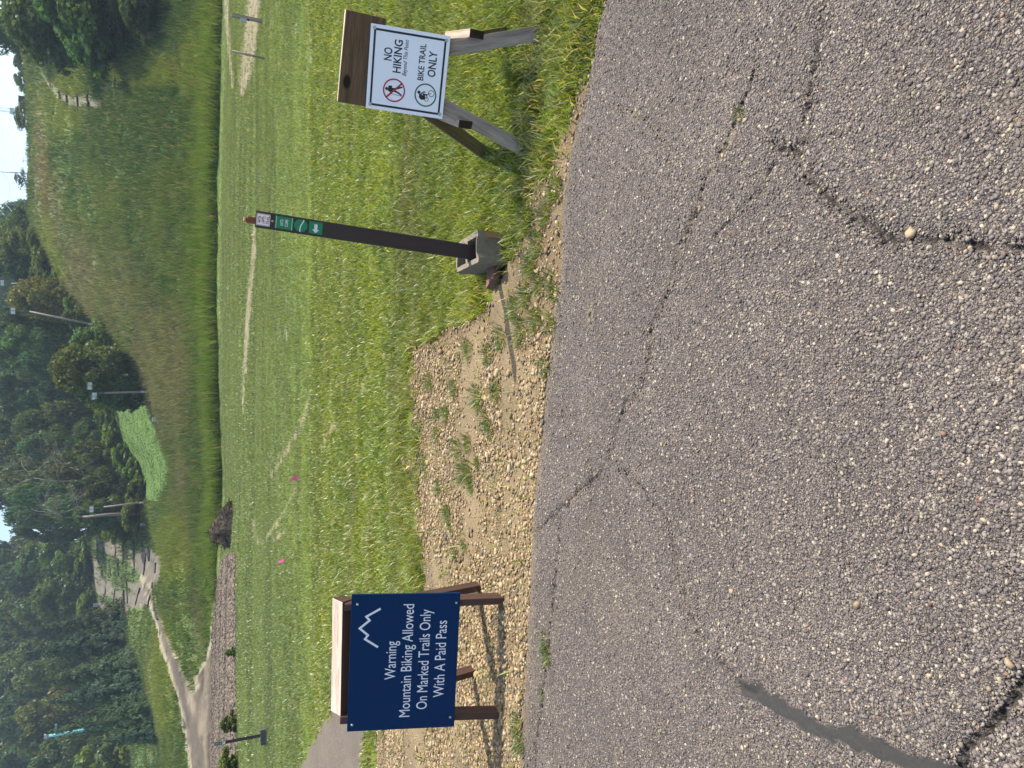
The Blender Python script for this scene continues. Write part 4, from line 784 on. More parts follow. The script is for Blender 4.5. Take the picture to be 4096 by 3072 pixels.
for p in rail.data.polygons:
    nrm = M_.to_3x3() @ p.normal
    if nrm.z < .35: p.material_index = 1  # faces not turned upward get dark brown as painted shade
bw, bh = .818, .622
x_ax = Vector((1, 0, 0)); y_ax = Vector((0, math.sin(al), math.cos(al))); z_ax = x_ax.cross(y_ax)
def panel_matrix(c): m = Matrix((x_ax, y_ax, z_ax)).transposed().to_4x4(); m.translation = c; return m
PM = panel_matrix(pl(.375, .586, .054)) @ Matrix.Rotation(R(-.9), 4, 'Z')
wp = panel('board', bw, bh, .014, M_NAVY, ws, PM)
U = lambda bx: (bx - .5) * bw
Vv = lambda by: (.5 - by) * bh
zf_ = .0078
for txt, a, b, base in [('Warning', .375, .657, .425), ('Mountain Biking Allowed', .092, .925, .572), ('On Marked Trails Only', .145, .885, .730), ('With A Paid Pass', .230, .800, .885)]:
    lettering(txt, U(a), U(b), Vv(base), .061, M_WHITE, wp, zf_)
zz = [(.616, .255), (.677, .134), (.705, .160), (.756, .083), (.812, .170), (.84, .139), (.896, .266)]
def miter(pts, w):
    L_, R_ = [], []
    for i, p in enumerate(pts):
        ds = []
        if i > 0: ds.append((p[0] - pts[i - 1][0], p[1] - pts[i - 1][1]))
        if i < len(pts) - 1: ds.append((pts[i + 1][0] - p[0], pts[i + 1][1] - p[1]))
        ds = [(d[0] / math.hypot(*d), d[1] / math.hypot(*d)) for d in ds]; ns = [(-d[1], d[0]) for d in ds]; m = (sum(n[0] for n in ns), sum(n[1] for n in ns)); l = math.hypot(*m); m = (m[0] / l, m[1] / l); k = w / 2 / max(.35, m[0] * ns[0][0] + m[1] * ns[0][1])
        L_.append((p[0] + m[0] * k, p[1] + m[1] * k)); R_.append((p[0] - m[0] * k, p[1] - m[1] * k))
    return [[L_[i], L_[i + 1], R_[i + 1], R_[i]] for i in range(len(pts) - 1)]
flat2d('mountain_emblem', miter([(U(a), Vv(b)) for a, b in zz], .0125), M_WHITE, wp, zf_)
for a, b in [(.93, .055), (.05, .045), (.93, .965), (.075, .958)]: screw(wp, U(a), Vv(b), .007, .0075)

# ---- white NO HIKING sign on its grey saw-horse (stands in the grass)
fr = gnd(2164, 124); fl = gnd(2089, 602); mid = (fr + fl) / 2; rz = math.atan2(fr[1] - fl[1], fr[0] - fl[0]); al = R(16); W_ = np.linalg.norm(fr - fl)
hs = thing('trail_rule_sign', 'white no hiking bike trail only sign on a weathered grey saw-horse standing in the grass', 'sign', (mid[0], mid[1], -.01), rz)
def pl(x, s, off=0.0): return Vector((x - W_ / 2, s * math.sin(al) - off * math.cos(al), s * math.cos(al) + off * math.sin(al)))
y_ax = Vector((0, math.sin(al), math.cos(al))); z_ax = x_ax.cross(y_ax)
beam('leg', pl(0, -.02), pl(.29, .86, -.01), .075, .036, M_GREYWOOD, hs); beam('leg', pl(W_, -.02), pl(.325, .86, -.01), .075, .036, M_GREYWOOD, hs)
def loc(p): c_, s_ = math.cos(-rz), math.sin(-rz); q = np.array(p) - [mid[0], mid[1], 0]; return Vector((q[0] * c_ - q[1] * s_, q[0] * s_ + q[1] * c_, 0.0))
rl, rr = loc(gnd(1956, 628)), loc(gnd(2031, 130))
r1_ = beam('leg', rl, pl(.27, .88, -.06), .075, .036, M_GREENWOOD, hs); tag(r1_, 'rear leg with a dark greenish shaded face'); r2_ = beam('leg', rr, pl(.34, .88, -.06), .075, .036, M_GREENWOOD, hs); tag(r2_, 'rear leg with a dark greenish shaded face')
for xa, fx_ in ((.088, .02), (.540, .98)):
    p0 = pl(xa, .345, .03); d = Vector((0.05 if xa < .3 else -.04, 1, .10)).normalized(); p1 = p0 + d * .34
    bb = beam('cross_brace', p0, p1, .042, .082, M_GREYWOOD, hs, side=(1, 0, 0)); bb.data.materials.append(M_ENDGRAIN)
    for p in bb.data.polygons:
        if p.normal.z < -.8: p.material_index = 1  # near end coloured dark to stand in for its shade
hy = Vector((0, math.sin(R(3)), math.cos(R(3)))); hb = beam('header_board', pl(.095, .935, .0), pl(.540, .925, .0), .208, .038, M_HEADER, hs, side=hy); hb.data.materials.append(M_PALEWOOD)
for p in hb.data.polygons:
    if (hb.matrix_basis.to_3x3() @ p.normal).dot(hy) > .9: p.material_index = 1  # upper edge given pale wood to paint in the sun on it
bw = bh = .412
PM = panel_matrix(pl(.2985, .683, .029)) @ Matrix.Rotation(R(.9), 4, 'Z')
bk = panel('backing_board', bw - .004, bh - .004, .012, M_HEADER, hs, PM @ Matrix.Translation((0, -.003, -.0085)))
sp = panel('sign_sheet', bw, bh, .004, M_SIGNW, hs, PM, bevel=.001); zf_ = .0026
hw = bw / 2
def brd(i, w):                                    # black frame
    o = hw - i; n_ = o - w; return [[(-o, -o), (o, -o), (n_, -n_), (-n_, -n_)], [(o, -o), (o, o), (n_, n_), (n_, -n_)], [(o, o), (-o, o), (-n_, n_), (n_, n_)], [(-o, o), (-o, -o), (-n_, -n_), (-n_, n_)]]
flat2d('black_border', brd(.018, .0105), M_BLACK, sp, zf_)
u = lambda t: (t - .5) * bw; v_ = lambda t: (.5 - t) * bh
lettering('NO', u(.605), u(.755), v_(.285), .041, M_BLACK, sp, zf_, .018); lettering('HIKING', u(.475), u(.862), v_(.408), .041, M_BLACK, sp, zf_, .018)
lettering('Beyond This Point', u(.452), u(.878), v_(.482), .0205, M_BLACK, sp, zf_, .008, .25)
lettering('BIKE TRAIL', u(.430), u(.862), v_(.705), .031, M_BLACK, sp, zf_, .016); lettering('ONLY', u(.490), u(.795), v_(.852), .041, M_BLACK, sp, zf_, .018)
cx, cy, rr_ = u(.262), v_(.345), .0585
hk = disc(cx + .004, cy + .040, .0075) + [[(cx - .006, cy + .034), (cx + .006, cy + .033), (cx + .013, cy + .020), (cx + .010, cy - .004), (cx - .006, cy - .004), (cx - .009, cy + .015)]] + [[(cx + .008, cy + .034), (cx + .020, cy + .030), (cx + .022, cy + .012), (cx + .014, cy + .010)]]
hk += bar((cx + .006, cy), (cx + .013, cy - .020), .011, .008) + bar((cx + .013, cy - .020), (cx + .022, cy - .043), .009, .007) + bar((cx - .001, cy), (cx - .009, cy - .022), .011, .008) + bar((cx - .009, cy - .022), (cx - .020, cy - .042), .009, .007) + bar((cx - .004, cy + .026), (cx - .018, cy + .010), .006) + bar((cx - .018, cy + .012), (cx - .024, cy - .042), .002)
flat2d('hiker_pictogram', hk, M_BLACK, sp, zf_)
flat2d('red_prohibition_ring', ring(cx, cy, .0515, rr_) + bar((cx - .040, cy + .040), (cx + .040, cy - .040), .0085), M_RED, sp, zf_ + .0007)
cx, cy = u(.262), v_(.752)
flat2d('green_ring', ring(cx, cy, .0515, rr_), M_GREEN, sp, zf_)
bk_ = ring(cx - .019, cy - .006, .0095, .012, 24) + ring(cx + .012, cy - .030, .0135, .0165, 26) + bar((cx - .019, cy - .006), (cx - .003, cy - .010), .003) + bar((cx - .003, cy - .010), (cx + .006, cy - .002), .003) + bar((cx + .002, cy + .004), (cx + .012, cy - .030), .0032) + bar((cx - .014, cy + .004), (cx + .004, cy + .002), .003)
bk_ += [[(cx - .024, cy + .006), (cx - .026, cy + .022), (cx - .016, cy + .034), (cx + .002, cy + .034), (cx + .004, cy + .024), (cx - .006, cy + .012), (cx - .010, cy + .000), (cx - .018, cy - .002)]] + disc(cx + .010, cy + .036, .0085) + bar((cx - .002, cy + .030), (cx + .016, cy + .010), .006) + bar((cx + .016, cy + .010), (cx + .014, cy + .002), .006) + bar((cx - .012, cy + .006), (cx + .006, cy + .012), .009) + bar((cx + .006, cy + .012), (cx - .002, cy - .010), .006)
flat2d('mountain_biker_pictogram', bk_, M_BLACK, sp, zf_)
for a, b in [(.055, .052), (.955, .048), (.945, .955), (.055, .958)]: screw(sp, u(a), v_(b), .002, .006, .0095)

# ---- trail markers: flat brown posts standing in concrete blocks
def marker(name, label, base, top, face, cat='marker'):
    """flat post from base to top; 'face' = heading of its face about Z"""
    base, top = Vector(base), Vector(top); t = thing(name, label, cat, base, 0.0); z = top - base; L = z.length; z.normalize(); x = Vector((math.cos(face), math.sin(face), 0)); x = (x - z * x.dot(z)).normalized(); n = x.cross(z)
    M0 = Matrix((x, n * -1, z)).transposed().to_4x4()                 # local: x across, y backwards, z up
    bm = bmesh.new(); hw, th = .0445, .004                              # shallow ribbed profile
    prof = [(-hw, .010), (-hw, -.001), (-hw + .006, -.004), (-hw + .014, 0), (hw - .014, 0), (hw - .006, -.004), (hw, -.001), (hw, .010), (hw - .004, .010), (hw - .005, .004), (-hw + .005, .004), (-hw + .004, .010)]
    nz = 9; ring_ = [[bm.verts.new((p[0], p[1], L * i / (nz - 1))) for p in prof] for i in range(nz)]
    for i in range(nz - 1):
        for k in range(len(prof)): bm.faces.new((ring_[i][k], ring_[i][(k + 1) % len(prof)], ring_[i + 1][(k + 1) % len(prof)], ring_[i + 1][k]))
    bm.faces.new(ring_[-1]); bm.faces.new(ring_[0][::-1])
    p = from_bm('post', bm, M_MARK, t, M0)
    def sticker(nm, s0, s1, w, mat, polys=None):
        Ms = M0 @ Matrix.Translation((0, -.0012, L - (s0 + s1) / 2)) @ Matrix.Rotation(R(90), 4, 'X'); 
        o = flat2d(nm, polys or [[(-w / 2, -(s1 - s0) / 2), (w / 2, -(s1 - s0) / 2), (w / 2, (s1 - s0) / 2), (-w / 2, (s1 - s0) / 2)]], mat, t, 0); o.matrix_basis = Ms; return o
    return t, sticker, M0, L
def rrect(w, h, r, n=6):
    o = []
    for cx_, cy_, a0 in ((w / 2 - r, h / 2 - r, 0), (-w / 2 + r, h / 2 - r, 90), (-w / 2 + r, -h / 2 + r, 180), (w / 2 - r, -h / 2 + r, 270)):
        for i in range(n + 1): a = R(a0 + 90 * i / n); o.append((cx_ + r * math.cos(a), cy_ + r * math.sin(a)))
    return o
def frame2(w, h, r, t): a, b = rrect(w, h, r), rrect(w - 2 * t, h - 2 * t, max(r - t, .001)); n = len(a); return [[a[i], a[(i + 1) % n], b[(i + 1) % n], b[i]] for i in range(n)]
def stickers(t, st, M0, L, up_arrow, stake):
    s = st('trail_sticker', .004, .074, .068, M_SIGNW, [rrect(.068, .070, .007)]); flat2d('red_border', frame2(.0625, .0645, .005, .0022), M_RED, s, .0005)
    lettering('MTB', -.017, .017, .0135, .0125, M_RED, s, .0006, .02); lettering('TRAIL', -.022, .022, -.0285, .0125, M_RED, s, .0006, .02); flat2d('bicycle_drawing', bike(0, .0005, .0145, .0019), M_RED, s, .0006)
    Mb = M0 @ Matrix.Translation((0, -.001, L - .086)) @ Matrix.Rotation(R(90), 4, 'X'); b = screw(t, 0, 0, 0, .007, .0); b.name = 'bolt'; b.matrix_basis = Mb
    s = st('name_sticker', .099, .194, .072, M_STKG); lettering('KATO', -.016, .017, .0045, .0155, M_WHITE, s, .0006, .012); lettering('CLIMB', -.020, .020, -.0205, .0155, M_WHITE, s, .0006, .012)
    flat2d('white_lines', [[(-.036, .040), (.036, .040), (.036, .042), (-.036, .042)], [(-.036, -.0425), (.036, -.0425), (.036, -.0405), (-.036, -.0405)]], M_WHITE, s, .0006)
    s = st('round_sticker', .200, .270, .070, M_STKG, disc(0, 0, .0352, 40)); flat2d('white_path_line', miter([(-.035, .003), (-.018, .0035), (-.004, .0015), (.008, -.004), (.020, -.0105), (.033, -.014)], .0058), M_WHITE, s, .0006)
    s = st('arrow_sticker', .279, .351, .072, M_SIGNW if up_arrow else M_STKG)
    ar = bar((.020, 0), (-.010, 0), .017) + [[(-.010, .019), (-.030, 0), (-.010, -.019)]]
    if up_arrow: ar = [[(-y_, x_ * -1) for x_, y_ in P] for P in ar]; ar = [[(a, b) for a, b in P][::-1] for P in ar]
    flat2d('arrow', ar, M_GREEN if up_arrow else M_WHITE, s, .0006)
    if stake:
        x_, y_, z_ = M0.col[0].to_3d(), M0.col[1].to_3d(), M0.col[2].to_3d(); off = x_ * -.006 + y_ * .024
        k = beam('support_stake', off + z_ * (L - .55), off + z_ * (L + .046), .033, .030, M_STAKE, t, side=x_, bevel=.008); beam('stake_tip', off + z_ * (L + .046), off + z_ * (L + .060), .026, .024, M_TAN, t, side=x_, bevel=.006)
bx, by = .797, 4.03
t, st, M0, L = marker('trail_marker_post', 'leaning brown marker post with green stickers in the concrete block beside the road', (bx - .012, by, .02), (.889, 4.05, 1.392), 0.0)
stickers(t, st, M0, L, False, True)
f_ = at_d(1056, 2940, 21.2); tp = at_d(846, 2973, 21.4); zb = float(zf(f_[0], 21.2))
t2, st2, M02, L2 = marker('trail_marker_post', 'distant brown marker post with stickers standing far left in the field', (f_[0], 21.2, zb + .01), (tp[0], 21.3, tp[2]), 0.0)
stickers(t2, st2, M02, L2, True, False); 
Mb = M02 @ Matrix.Translation((.012, -.001, L2 - 1.16)) @ Matrix.Rotation(R(90), 4, 'X'); b = screw(t2, 0, 0, 0, .007, 0); b.name = 'bolt'; b.matrix_basis = Mb

def hollow_block(name, label, loc_, rz, lx, ly, lz, mat, chips=True):
    """two-core masonry block: outer walls + middle web, plan lx (across) x ly (long), with a chipped rim"""
    bm = bmesh.new(); w = .030; nx_ = [-lx / 2, -lx / 2 + w, lx / 2 - w, lx / 2]; ny_ = [-ly / 2, -ly / 2 + w, -w / 2, w / 2, ly / 2 - w, ly / 2]
    solid = lambda i, j: not (i == 1 and j in (1, 3))
    zs_ = [0, lz * .25, lz * .5, lz * .75, lz]; vert = {}
    def V(i, j, k):
        if (i, j, k) not in vert:
            jx, jy, jz = (random.uniform(-.004, .004) for _ in range(3)); vert[(i, j, k)] = bm.verts.new((nx_[i] + jx * .5, ny_[j] + jy * .5, zs_[k] + (jz - .003 if k == 4 else 0)))
        return vert[(i, j, k)]
    for i in range(3):
        for j in range(5):
            if not solid(i, j): continue
            bm.faces.new((V(i, j, 4), V(i + 1, j, 4), V(i + 1, j + 1, 4), V(i, j + 1, 4)))
            for di, dj, q in ((-1, 0, ((i, j + 1), (i, j))), (1, 0, ((i + 1, j), (i + 1, j + 1))), (0, -1, ((i, j), (i + 1, j))), (0, 1, ((i + 1, j + 1), (i, j + 1)))):
                a, b = i + di, j + dj
                if 0 <= a < 3 and 0 <= b < 5 and solid(a, b): continue
                for k in range(4): bm.faces.new((V(*q[0], k), V(*q[1], k), V(*q[1], k + 1), V(*q[0], k + 1)))
    bmesh.ops.subdivide_edges(bm, edges=bm.edges[:], cuts=3, use_grid_fill=True)
    for v in bm.verts:
        c = v.co; nn = fbm(np.array([c.x * 30 + c.z * 11]), np.array([c.y * 30 + c.z * 17]), 301)[0] - .5; rim = max(0, 1 - (lz - c.z) / .03); v.co.z -= rim * max(0, nn) * .035
        # the near end is recessed between two ears, as on stretcher blocks
        if c.y < -ly / 2 + .012 and abs(c.x) < lx / 2 - .035: v.co.y += .016
        v.co += Vector((nn * .004, nn * .004, 0))
    t_ = from_bm(name, bm, mat); t_.location = loc_; t_.rotation_euler = (0, 0, rz); tag(t_, label, 'concrete block'); return t_
cb = hollow_block('concrete_block', 'chipped hollow concrete block holding the leaning marker post by the road', (.797, 4.06, -.01), R(1.5), .186, .385, .20, M_CONC)
bm = bmesh.new(); bmesh.ops.create_grid(bm, x_segments=6, y_segments=6, size=.5)
for v in bm.verts: v.co = Vector((v.co.x * .030, -.002 + random.uniform(-.001, .001), v.co.y * .105))
rs = from_bm('rust_stain', bm, M_RUSTST, cb, Matrix.Translation((.072, -.1955, .095)))
cb2 = hollow_block('concrete_block', 'weathered concrete block under the distant marker post in the field', (f_[0] - .03, 21.22, zb - .02), R(88), .19, .44, .20, M_CONCD)
bm = bmesh.new(); add_box(bm, .20, .13, .038, bevel=.005)
for v in bm.verts: v.co.x += (.03 if v.co.y < 0 else 0) * (1 if v.co.x < 0 else 0)
sl_ = gnd(2010, 1110); b = from_bm('brown_slab', bm, M_SLAB, None, Matrix.Translation((.69, 3.99, .04)) @ Matrix.Rotation(R(14), 4, 'Z') @ Matrix.Rotation(R(8), 4, 'Y')); tag(b, 'reddish brown slab wedged under the left side of the near concrete block', 'slab')

# ---- small things of the field
def flag(X, Y, Xg, label, dx, rot):
    g_ = gnd(Xg, Y + dx); d = g_[1]; zb = float(zf(g_[0], d)); tp = at_d(X, Y, d); t = thing('survey_flag', label, 'flag', (g_[0], d, zb), 0, 'pink survey flags in the field'); h = tp[2] - zb
    mb = MB(); mb.tube([(0, 0, -.02), (tp[0] - g_[0], 0, h + .03)], [.003, .003], 5); mb.build('wire', M_WIRE, t)
    V = []; n_ = 6; cx_ = tp[0] - g_[0]
    for i in range(n_):
        for j in range(4): u_ = i / (n_ - 1); w_ = j / 3; V.append((cx_ + math.cos(rot) * .095 * u_ * (1 - .25 * w_) + .004 * math.sin(9 * u_), math.sin(rot) * .095 * u_ + .012 * math.sin(6 * u_ + 2 * w_), h + .055 - .075 * u_ - .125 * w_ * (1 - .55 * u_)))
    mesh_np('pennant', V, 4, grid_faces(n_, 4), M_PINK, parent=t)
flag(1173, 1923, 1215, 'pink survey flag nearest the camera, at the end of a pale streak', 2, .3); flag(1121, 2250, 1152, 'pink survey flag in the middle of the field, above the sign corner', 4, .9); flag(1051, 2714, 1078, 'pink survey flag farthest left, near the distant marker post', 0, 2.2)
def fpost(X0, Y0, X1, Y1, w, label, box=None, round_=False):
    g_ = gnd(X1, Y1); d = g_[1]; zb = float(zf(g_[0], d)); tp = at_d(X0, Y0, d); t = thing('wooden_post', label, 'post', (g_[0], d, zb), 0)
    p0, p1 = Vector((0, 0, -.1)), Vector((tp[0] - g_[0], 0, tp[2] - zb))
    if round_:
        mb = MB(); mb.tube([p0, (p0 + p1) / 2, p1], [w / 2] * 3, 10); mb.build('pole', M_GREYWOOD, t)
    else: beam('pole', p0, p1, w, w, M_GREYWOOD, t)
    if box:
        c_ = p0.lerp(p1, .66); bm = bmesh.new(); add_box(bm, .11, .07, .16, bevel=.006); from_bm('switch_box', bm, M_GREYBOX, t, Matrix.Translation(c_ + Vector((-w / 2 - .055, -.02, 0)))); bm = bmesh.new(); add_box(bm, .04, .06, .06, bevel=.01); from_bm('latch', bm, M_BLACK, t, Matrix.Translation(c_ + Vector((-w / 2 - .02, -.03, -.13))))
fpost(926, 60, 1052, 86, .088, 'square grey wooden post carrying a small grey box at the right of the field', True); fpost(929, 204, 1062, 236, .062, 'plain round grey post beside the pale dirt streak', False, True); fpost(905, -40, 1050, -4, .09, 'grey post cut by the right frame edge')

def wattle(pts, w, label, group):
    P = [hit(*p) for p in pts]; q = []
    for a, b in zip(P[:-1], P[1:]):
        for i in range(6): u_ = a + (b - a) * i / 6; u_ = u_ + np.array([random.uniform(-.12, .12), random.uniform(-.15, .15), 0]); u_[2] = float(zf(u_[0], u_[1])) + w * .6; q.append(u_)
    u_ = P[-1].copy(); u_[2] = float(zf(u_[0], u_[1])) + w * .6; q.append(u_); o_ = np.array(q[0]); mb = MB(); mb.tube(np.array(q) - o_, [w * random.uniform(.75, 1.2) for _ in q], 8); o = mb.build('erosion_log', M_LOG); o.location = o_; tag(o, label, 'erosion log', group)
Z1 = lambda l: [(x_ * .463, y_ * .463) for x_, y_ in l]; Z3 = lambda l: [(x_ * .463, 1536 + y_ * .463) for x_, y_ in l]; Z4 = lambda l: [(x_ * .463, 2304 + y_ * .463) for x_, y_ in l]
for l in [[(415, 660), (425, 745)], [(500, 780), (500, 850)], [(585, 790), (585, 900)], [(690, 835), (700, 985)], [(785, 800), (785, 975)], [(875, 840), (915, 985)], [(1020, 650), (1022, 715)], [(1225, 570), (1225, 605)], [(1220, 610), (1222, 760)], [(1525, 345), (1535, 490)], [(395, 830), (400, 900)], [(455, 910), (457, 990)], [(1020, 720), (1024, 880)], [(1528, 500), (1515, 640)]]:
    wattle(Z1(l), .16, 'dark erosion log laid across the narrow trail on the right hand hill', 'erosion logs on the right hand hill')
for l in [[(860, 1385), (852, 1555)], [(908, 1400), (905, 1535)], [(995, 1365), (1005, 1450), (995, 1510)], [(1078, 1315), (1070, 1560)], [(1165, 1365), (1160, 1635)], [(1212, 1240), (1210, 1420)], [(1255, 1460), (1245, 1650)], [(1302, 1400), (1298, 1530)], [(950, 1530), (965, 1650)], [(1040, 1515), (1035, 1659)], [(875, 1565), (870, 1659)], [(1355, 1545), (1352, 1630)], [(1128, 1285), (1126, 1340)]]:
    wattle(Z3(l), .16, 'dark erosion log laid across the wide eroded slope beside the wood', 'erosion logs on the eroded slope')
for l in [[(912, 45), (900, 215)], [(988, 105), (970, 335)], [(1062, 125), (1035, 355)], [(1107, 0), (1107, 90), (1090, 235)], [(1215, 105), (1175, 250)], [(1285, 165), (1250, 300)], [(1040, 0), (1060, 95)], [(1315, 65), (1315, 105)], [(1370, 145), (1372, 290), (1382, 370)], [(1403, 85), (1402, 235)]]:
    wattle(Z4(l), .15, 'dark erosion log laid across the wide eroded slope beside the wood', 'erosion logs on the eroded slope')

def flood_pole(Yb, d, vt, Yt, label, heads, v_base=None, r=.14, g='floodlight poles along the ski runs'):
    b = hit(v_base, Yb) if v_base else None
    if d is None: d = b[1]
    tp = at_d(vt, Yt, d); xb = at_d(v_base, Yb, d)[0] if v_base else tp[0]; zb = float(zf(xb, d)); t = thing('floodlight_pole', label, 'light pole', (xb, d, zb), 0, g)
    top = Vector((tp[0] - xb, 0, tp[2] - zb)); mb = MB(); mb.tube([(0, 0, -.4), tuple(top * .5), tuple(top)], [r, r * .85, r * .7], 9); mb.build('pole', M_POLE, t)
    for dx, dz in heads:
        hd = bpy.data.objects.new('floodlight', None); bm = bmesh.new(); add_box(bm, 1.0, .35, .62, bevel=.04); c_ = top + Vector((dx, -.1, dz)); bpy.data.objects.remove(hd); o = from_bm('floodlight', bm, M_MAST, t, Matrix.Translation(c_) @ Matrix.Rotation(R(12), 4, 'X'))
        bm = bmesh.new(); add_box(bm, .40, .05, .48, bevel=.01, mat4=Matrix.Translation((-.23, -.18, 0))); add_box(bm, .40, .05, .48, bevel=.01, mat4=Matrix.Translation((.23, -.18, 0))); from_bm('lamp_glass', bm, M_LAMP, o)
    mb = MB()
    for dx, dz in heads: mb.tube([tuple(top - Vector((0, 0, .3))), tuple(top + Vector((dx * .6, -.05, dz * .5))), tuple(top + Vector((dx, -.05, dz - .2)))], [.05, .05, .04], 6)
    mb.build('bracket', M_MAST, t); bm = bmesh.new(); add_box(bm, .22, .16, .6, bevel=.02); from_bm('control_box', bm, M_GREYBOX, t, Matrix.Translation(top * .12 + Vector((.0, -r - .08, 0))))
flood_pole(1566, 100, 395, 1573, 'floodlight pole with two lamp heads in front of the large sunlit tree', [(-.35, .45), (.9, .95)], 600, .16)
flood_pole(1303, 118, 118, 1246, 'floodlight pole leaning towards the right in front of the dark wood', [(-.0, 1.9)], 352, .17)
flood_pole(2008, 124, 415, 2028, 'floodlight pole at the left end of the mown lawn', [(-.2, 1.6)], 578, .15)
flood_pole(1127, 140, 45, 1134, 'floodlight pole half hidden between the hill wood trees', [(-.0, 1.2)], 160, .14)
def utility(X, Y, d, w, h, label):
    p = at_d(X, Y, d); zb = float(zf(p[0], d)); t = thing('utility_box', label, 'box', (p[0], d, zb), random.uniform(-.3, .3)); bm = bmesh.new(); add_box(bm, w, .4, h, bevel=.03, mat4=Matrix.Translation((0, 0, h / 2))); from_bm('cabinet', bm, M_GREYBOX, t); bm = bmesh.new(); add_box(bm, w * 1.08, .46, .06, bevel=.01, mat4=Matrix.Translation((0, 0, h + .031))); from_bm('lid', bm, M_LAMP, t)
utility(625, 1678, 95.5, .45, .95, 'grey utility box at the foot of the mown lawn'); utility(580, 2098, 125.5, .4, .8, 'grey utility box at the shaded end of the eroded trail'); utility(385, 2420, 184, .7, .9, 'grey utility box at the top left of the eroded trail')
for X0, Y0, X1, Y1, d, r in [(3, 686, 118, 691, 172, .10), (0, 816, 102, 817, 172, .13), (88, 643, 124, 643, 178, .10), (60, 337, 110, 339, 185, .08), (75, 501, 120, 503, 184, .07), (68, 414, 112, 415, 184, .07), (40, 192, 98, 192, 180, .08), (95, 270, 106, 270, 186, .10)]:
    b = at_d(X1, Y1, d); zb = float(zf(b[0], d)); tp = at_d(X0 - (25 if X0 < 5 else 0), Y0, d); t = thing('lift_mast', 'thin dark lift mast standing on the bare skyline of the hill', 'mast', (b[0], d, zb), 0, 'thin masts on the skyline'); mb = MB(); mb.tube([(0, 0, -1), (tp[0] - b[0], 0, tp[2] - zb)], [r, r * .75], 7); mb.build('shaft', M_MAST, t)
    mb = MB(); mb.tube([(-.7, 0, (tp[2] - zb) * .93), (.7, 0, (tp[2] - zb) * .93)], [.05, .05], 5); mb.build('cross_arm', M_MAST, t)
# wooden stand on the skyline
d = 182; b = at_d(112, 402, d); zb = float(zf(b[0], d)); t = thing('lookout_stand', 'small dark wooden box stand on legs against the sky on the hilltop', 'stand', (b[0], d, zb)); zt = H - d * float(dep_t(78)) - zb
bm = bmesh.new(); add_box(bm, 1.25, 1.2, 1.0, bevel=.02, mat4=Matrix.Translation((0, 0, zt - .5))); from_bm('cabin', bm, M_BROWN, t)
bm = bmesh.new(); add_box(bm, 1.45, 1.4, .08, bevel=.01, mat4=Matrix.Translation((0, 0, zt + .042))); from_bm('roof', bm, M_MAST, t)
for sx in (-.55, .55):
    for sy in (-.5, .5): beam('leg', (sx, sy, -.5), (sx, sy, zt - 1.0), .10, .10, M_BROWN, t)
for dz in (.3, .65): beam('rail', (-.5, -.5, (zt - 1) * dz), (.5, -.5, (zt - 1) * dz), .06, .06, M_BROWN, t, side=(0, 0, 1))
# lattice radio mast far behind the hill
d = 420; p = at_d(52, 445, d); t = thing('radio_mast', 'tall faint lattice mast far behind the hilltop', 'mast', (p[0], d, p[2] - 45)); mb = MB(); hh = 100
for sx, sy in ((-.9, -.5), (.9, -.5), (0, .9)): mb.tube([(sx, sy, 0), (sx, sy, hh)], [.12, .12], 4)
for i in range(60):
    z0_ = i * hh / 60; A_, B_ = ((-.9, -.5), (.9, -.5)) if i % 2 else ((.9, -.5), (-.9, -.5)); mb.tube([(*A_, z0_), (*B_, z0_ + hh / 60)], [.07, .07], 3)
mb.build('lattice', M_FAINT, t)
bm = bmesh.new(); add_box(bm, 3.2, 1.2, 1.6, bevel=.2, mat4=Matrix.Translation((0, 0, 45.5))); from_bm('antenna_cluster', bm, M_FAINT, t)
# teal lift tower in the trees on the left
d = 150; b = at_d(420, 2906, d); zb = float(zf(b[0], d)); zt = H - d * float(dep_t(190)) - zb; t = thing('lift_tower', 'teal painted lift tower rising between the spruces on the left', 'tower', (b[0], d, zb)); mb = MB(); mb.tube([(0, 0, -.5), (0, 0, zt)], [.36, .28], 12); mb.build('column', M_TEAL, t); bm = bmesh.new(); add_box(bm, 2.6, .3, .35, bevel=.03, mat4=Matrix.Translation((.6, 0, zt - 1.3))); from_bm('cross_arm', bm, M_TEAL, t); bm = bmesh.new(); add_box(bm, .8, .5, .5, bevel=.05, mat4=Matrix.Translation((0, 0, zt + .25))); from_bm('sheave_box', bm, M_GREYBOX, t)
# overhead lift cables on the skyline
def cable(pts, label, r=.03, sag=1.0):
    P = [at_d(*p) for p in pts]; q = []
    for a, b in zip(P[:-1], P[1:]):
        for i in range(13): u_ = i / 12; w_ = a + (b - a) * u_; w_[2] -= sag * 4 * u_ * (1 - u_); q.append(w_)
    o_ = np.array(q[0]); mb = MB(); mb.tube(np.array(q) - o_, [r] * len(q), 4); o = mb.build('lift_cable', M_FAINT); o.location = o_; tag(o, label, 'cable')
cable([(-30, 380, 185), (8, 686, 172), (20, 816, 172), (60, 930, 165)], 'thin lift cable hanging between the two tallest masts on the skyline'); cable([(5, 505, 184), (50, 640, 178), (95, 760, 178)], 'thin slanting wire left of the round skyline tree')
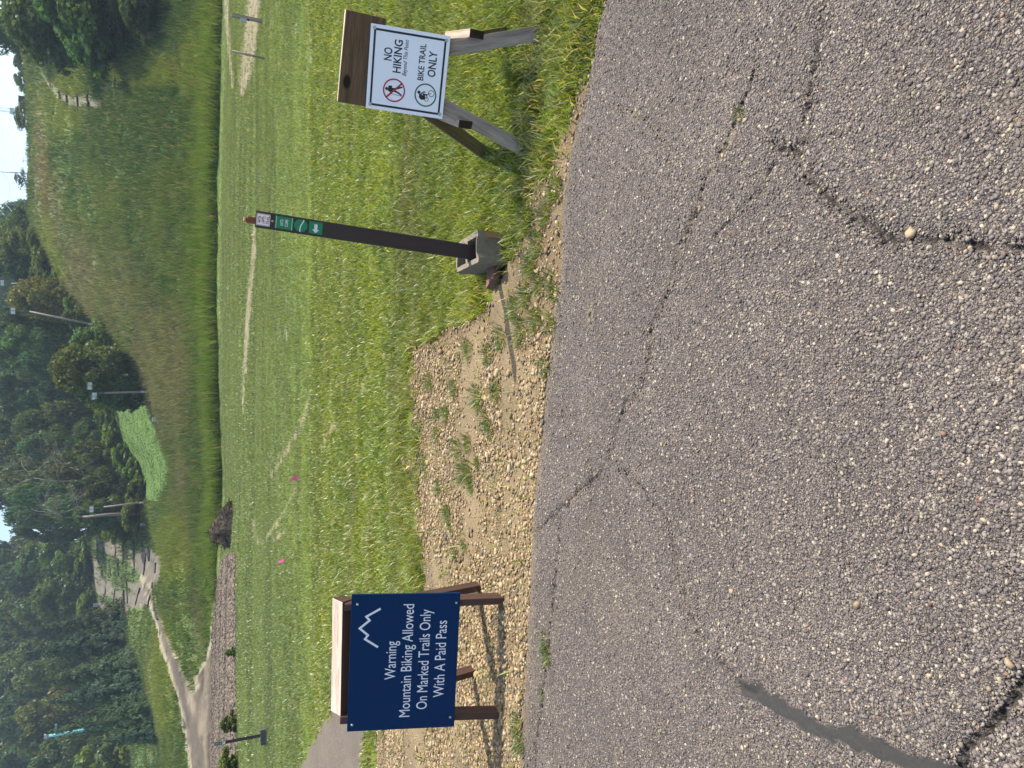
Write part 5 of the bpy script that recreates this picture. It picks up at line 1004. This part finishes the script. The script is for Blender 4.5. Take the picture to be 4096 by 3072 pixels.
# dark brush pile on the field's far edge
bp = hit(925, 2140); t = thing('brush_pile', 'long dark heap of cut brush and soil at the end of the dirt track', 'brush pile', (bp[0], bp[1], bp[2])); mb = MB()
ctr = [(hit(932, Y_)[0] - bp[0], (v_h)) for Y_, v_h in ((2010, .25), (2050, .5), (2090, .8), (2120, 1.0), (2150, 1.35), (2180, 1.15), (2210, 1.0), (2235, .5))]
hv, hf = [], []; nxp, nyp = 90, 24; xs_p = np.linspace(min(c_[0] for c_ in ctr), max(c_[0] for c_ in ctr), nxp); hx = np.interp(xs_p, [c_[0] for c_ in ctr][::-1], [c_[1] for c_ in ctr][::-1])
PXg, PYg = np.meshgrid(xs_p, np.linspace(-1, 1, nyp), indexing='ij'); hgt = hx[:, None] * (1 - PYg ** 2) ** .8 * (.65 + .7 * fbm(PXg * 2.5, PYg * 2.5, 311)) + (fbm(PXg * 7, PYg * 7, 313) - .5) * .3 - .08
mesh_np('heap', np.stack([PXg, PYg * 1.3, hgt], -1).reshape(-1, 3), 4, grid_faces(nxp, nyp), M_BRUSH, parent=t, smooth=False)
for i in range(420):
    k = rng.integers(0, nxp); u_ = rng.uniform(-.9, .5); h_ = hx[k] * (1 - u_ ** 2) ** .8; p = np.array([xs_p[k], u_ * 1.3, h_ * rng.uniform(.4, 1.05)]); dd = rng.normal(size=3) * [1, .6, .55]; dd /= np.linalg.norm(dd); l = rng.uniform(.25, .8); mb.tube([p - dd * l / 2, p + rng.normal(size=3) * .05, p + dd * l / 2], [.018, .016, .008], 3)
mb.build('twigs', M_BRUSH, t)
# weedy shrubs along the dirt track
for i, (X, Y, W, hgt, lab) in enumerate([(948, 2885, 32, .75, 'leafy green weed clump behind the distant marker post'), (955, 3045, 40, .8, 'leafy green weed clump at the left frame edge of the field'), (943, 2605, 14, .5, 'small dark weed on the edge of the dirt track'), (845, 2330, 14, .8, 'low dark weed clump beside the brush pile')]):
    p = hit(X, Y); t = thing('weed_clump', lab, 'plant', (p[0], p[1], p[2] - .05)); child('foliage', BUSHES[i % 2], t, (W / F * p[1] / .42, W / F * p[1] / .42, hgt))

# ------------------------------------------------------------------ the air: faint summer haze
m, t, N, L = new_mat('haze_air'); vp = t.nodes.new('ShaderNodeVolumePrincipled'); vp.inputs['Color'].default_value = (.62, .82, 1.0, 1); vp.inputs['Density'].default_value = HAZE; vp.inputs['Anisotropy'].default_value = .2
o_ = t.nodes.new('ShaderNodeOutputMaterial'); L(vp.outputs[0], o_.inputs['Volume'])
bm = bmesh.new(); add_box(bm, 4400, 2200, 152, mat4=Matrix.Translation((0, 600, 72))); hz = from_bm('haze', bm, m); tag(hz, kind='stuff')
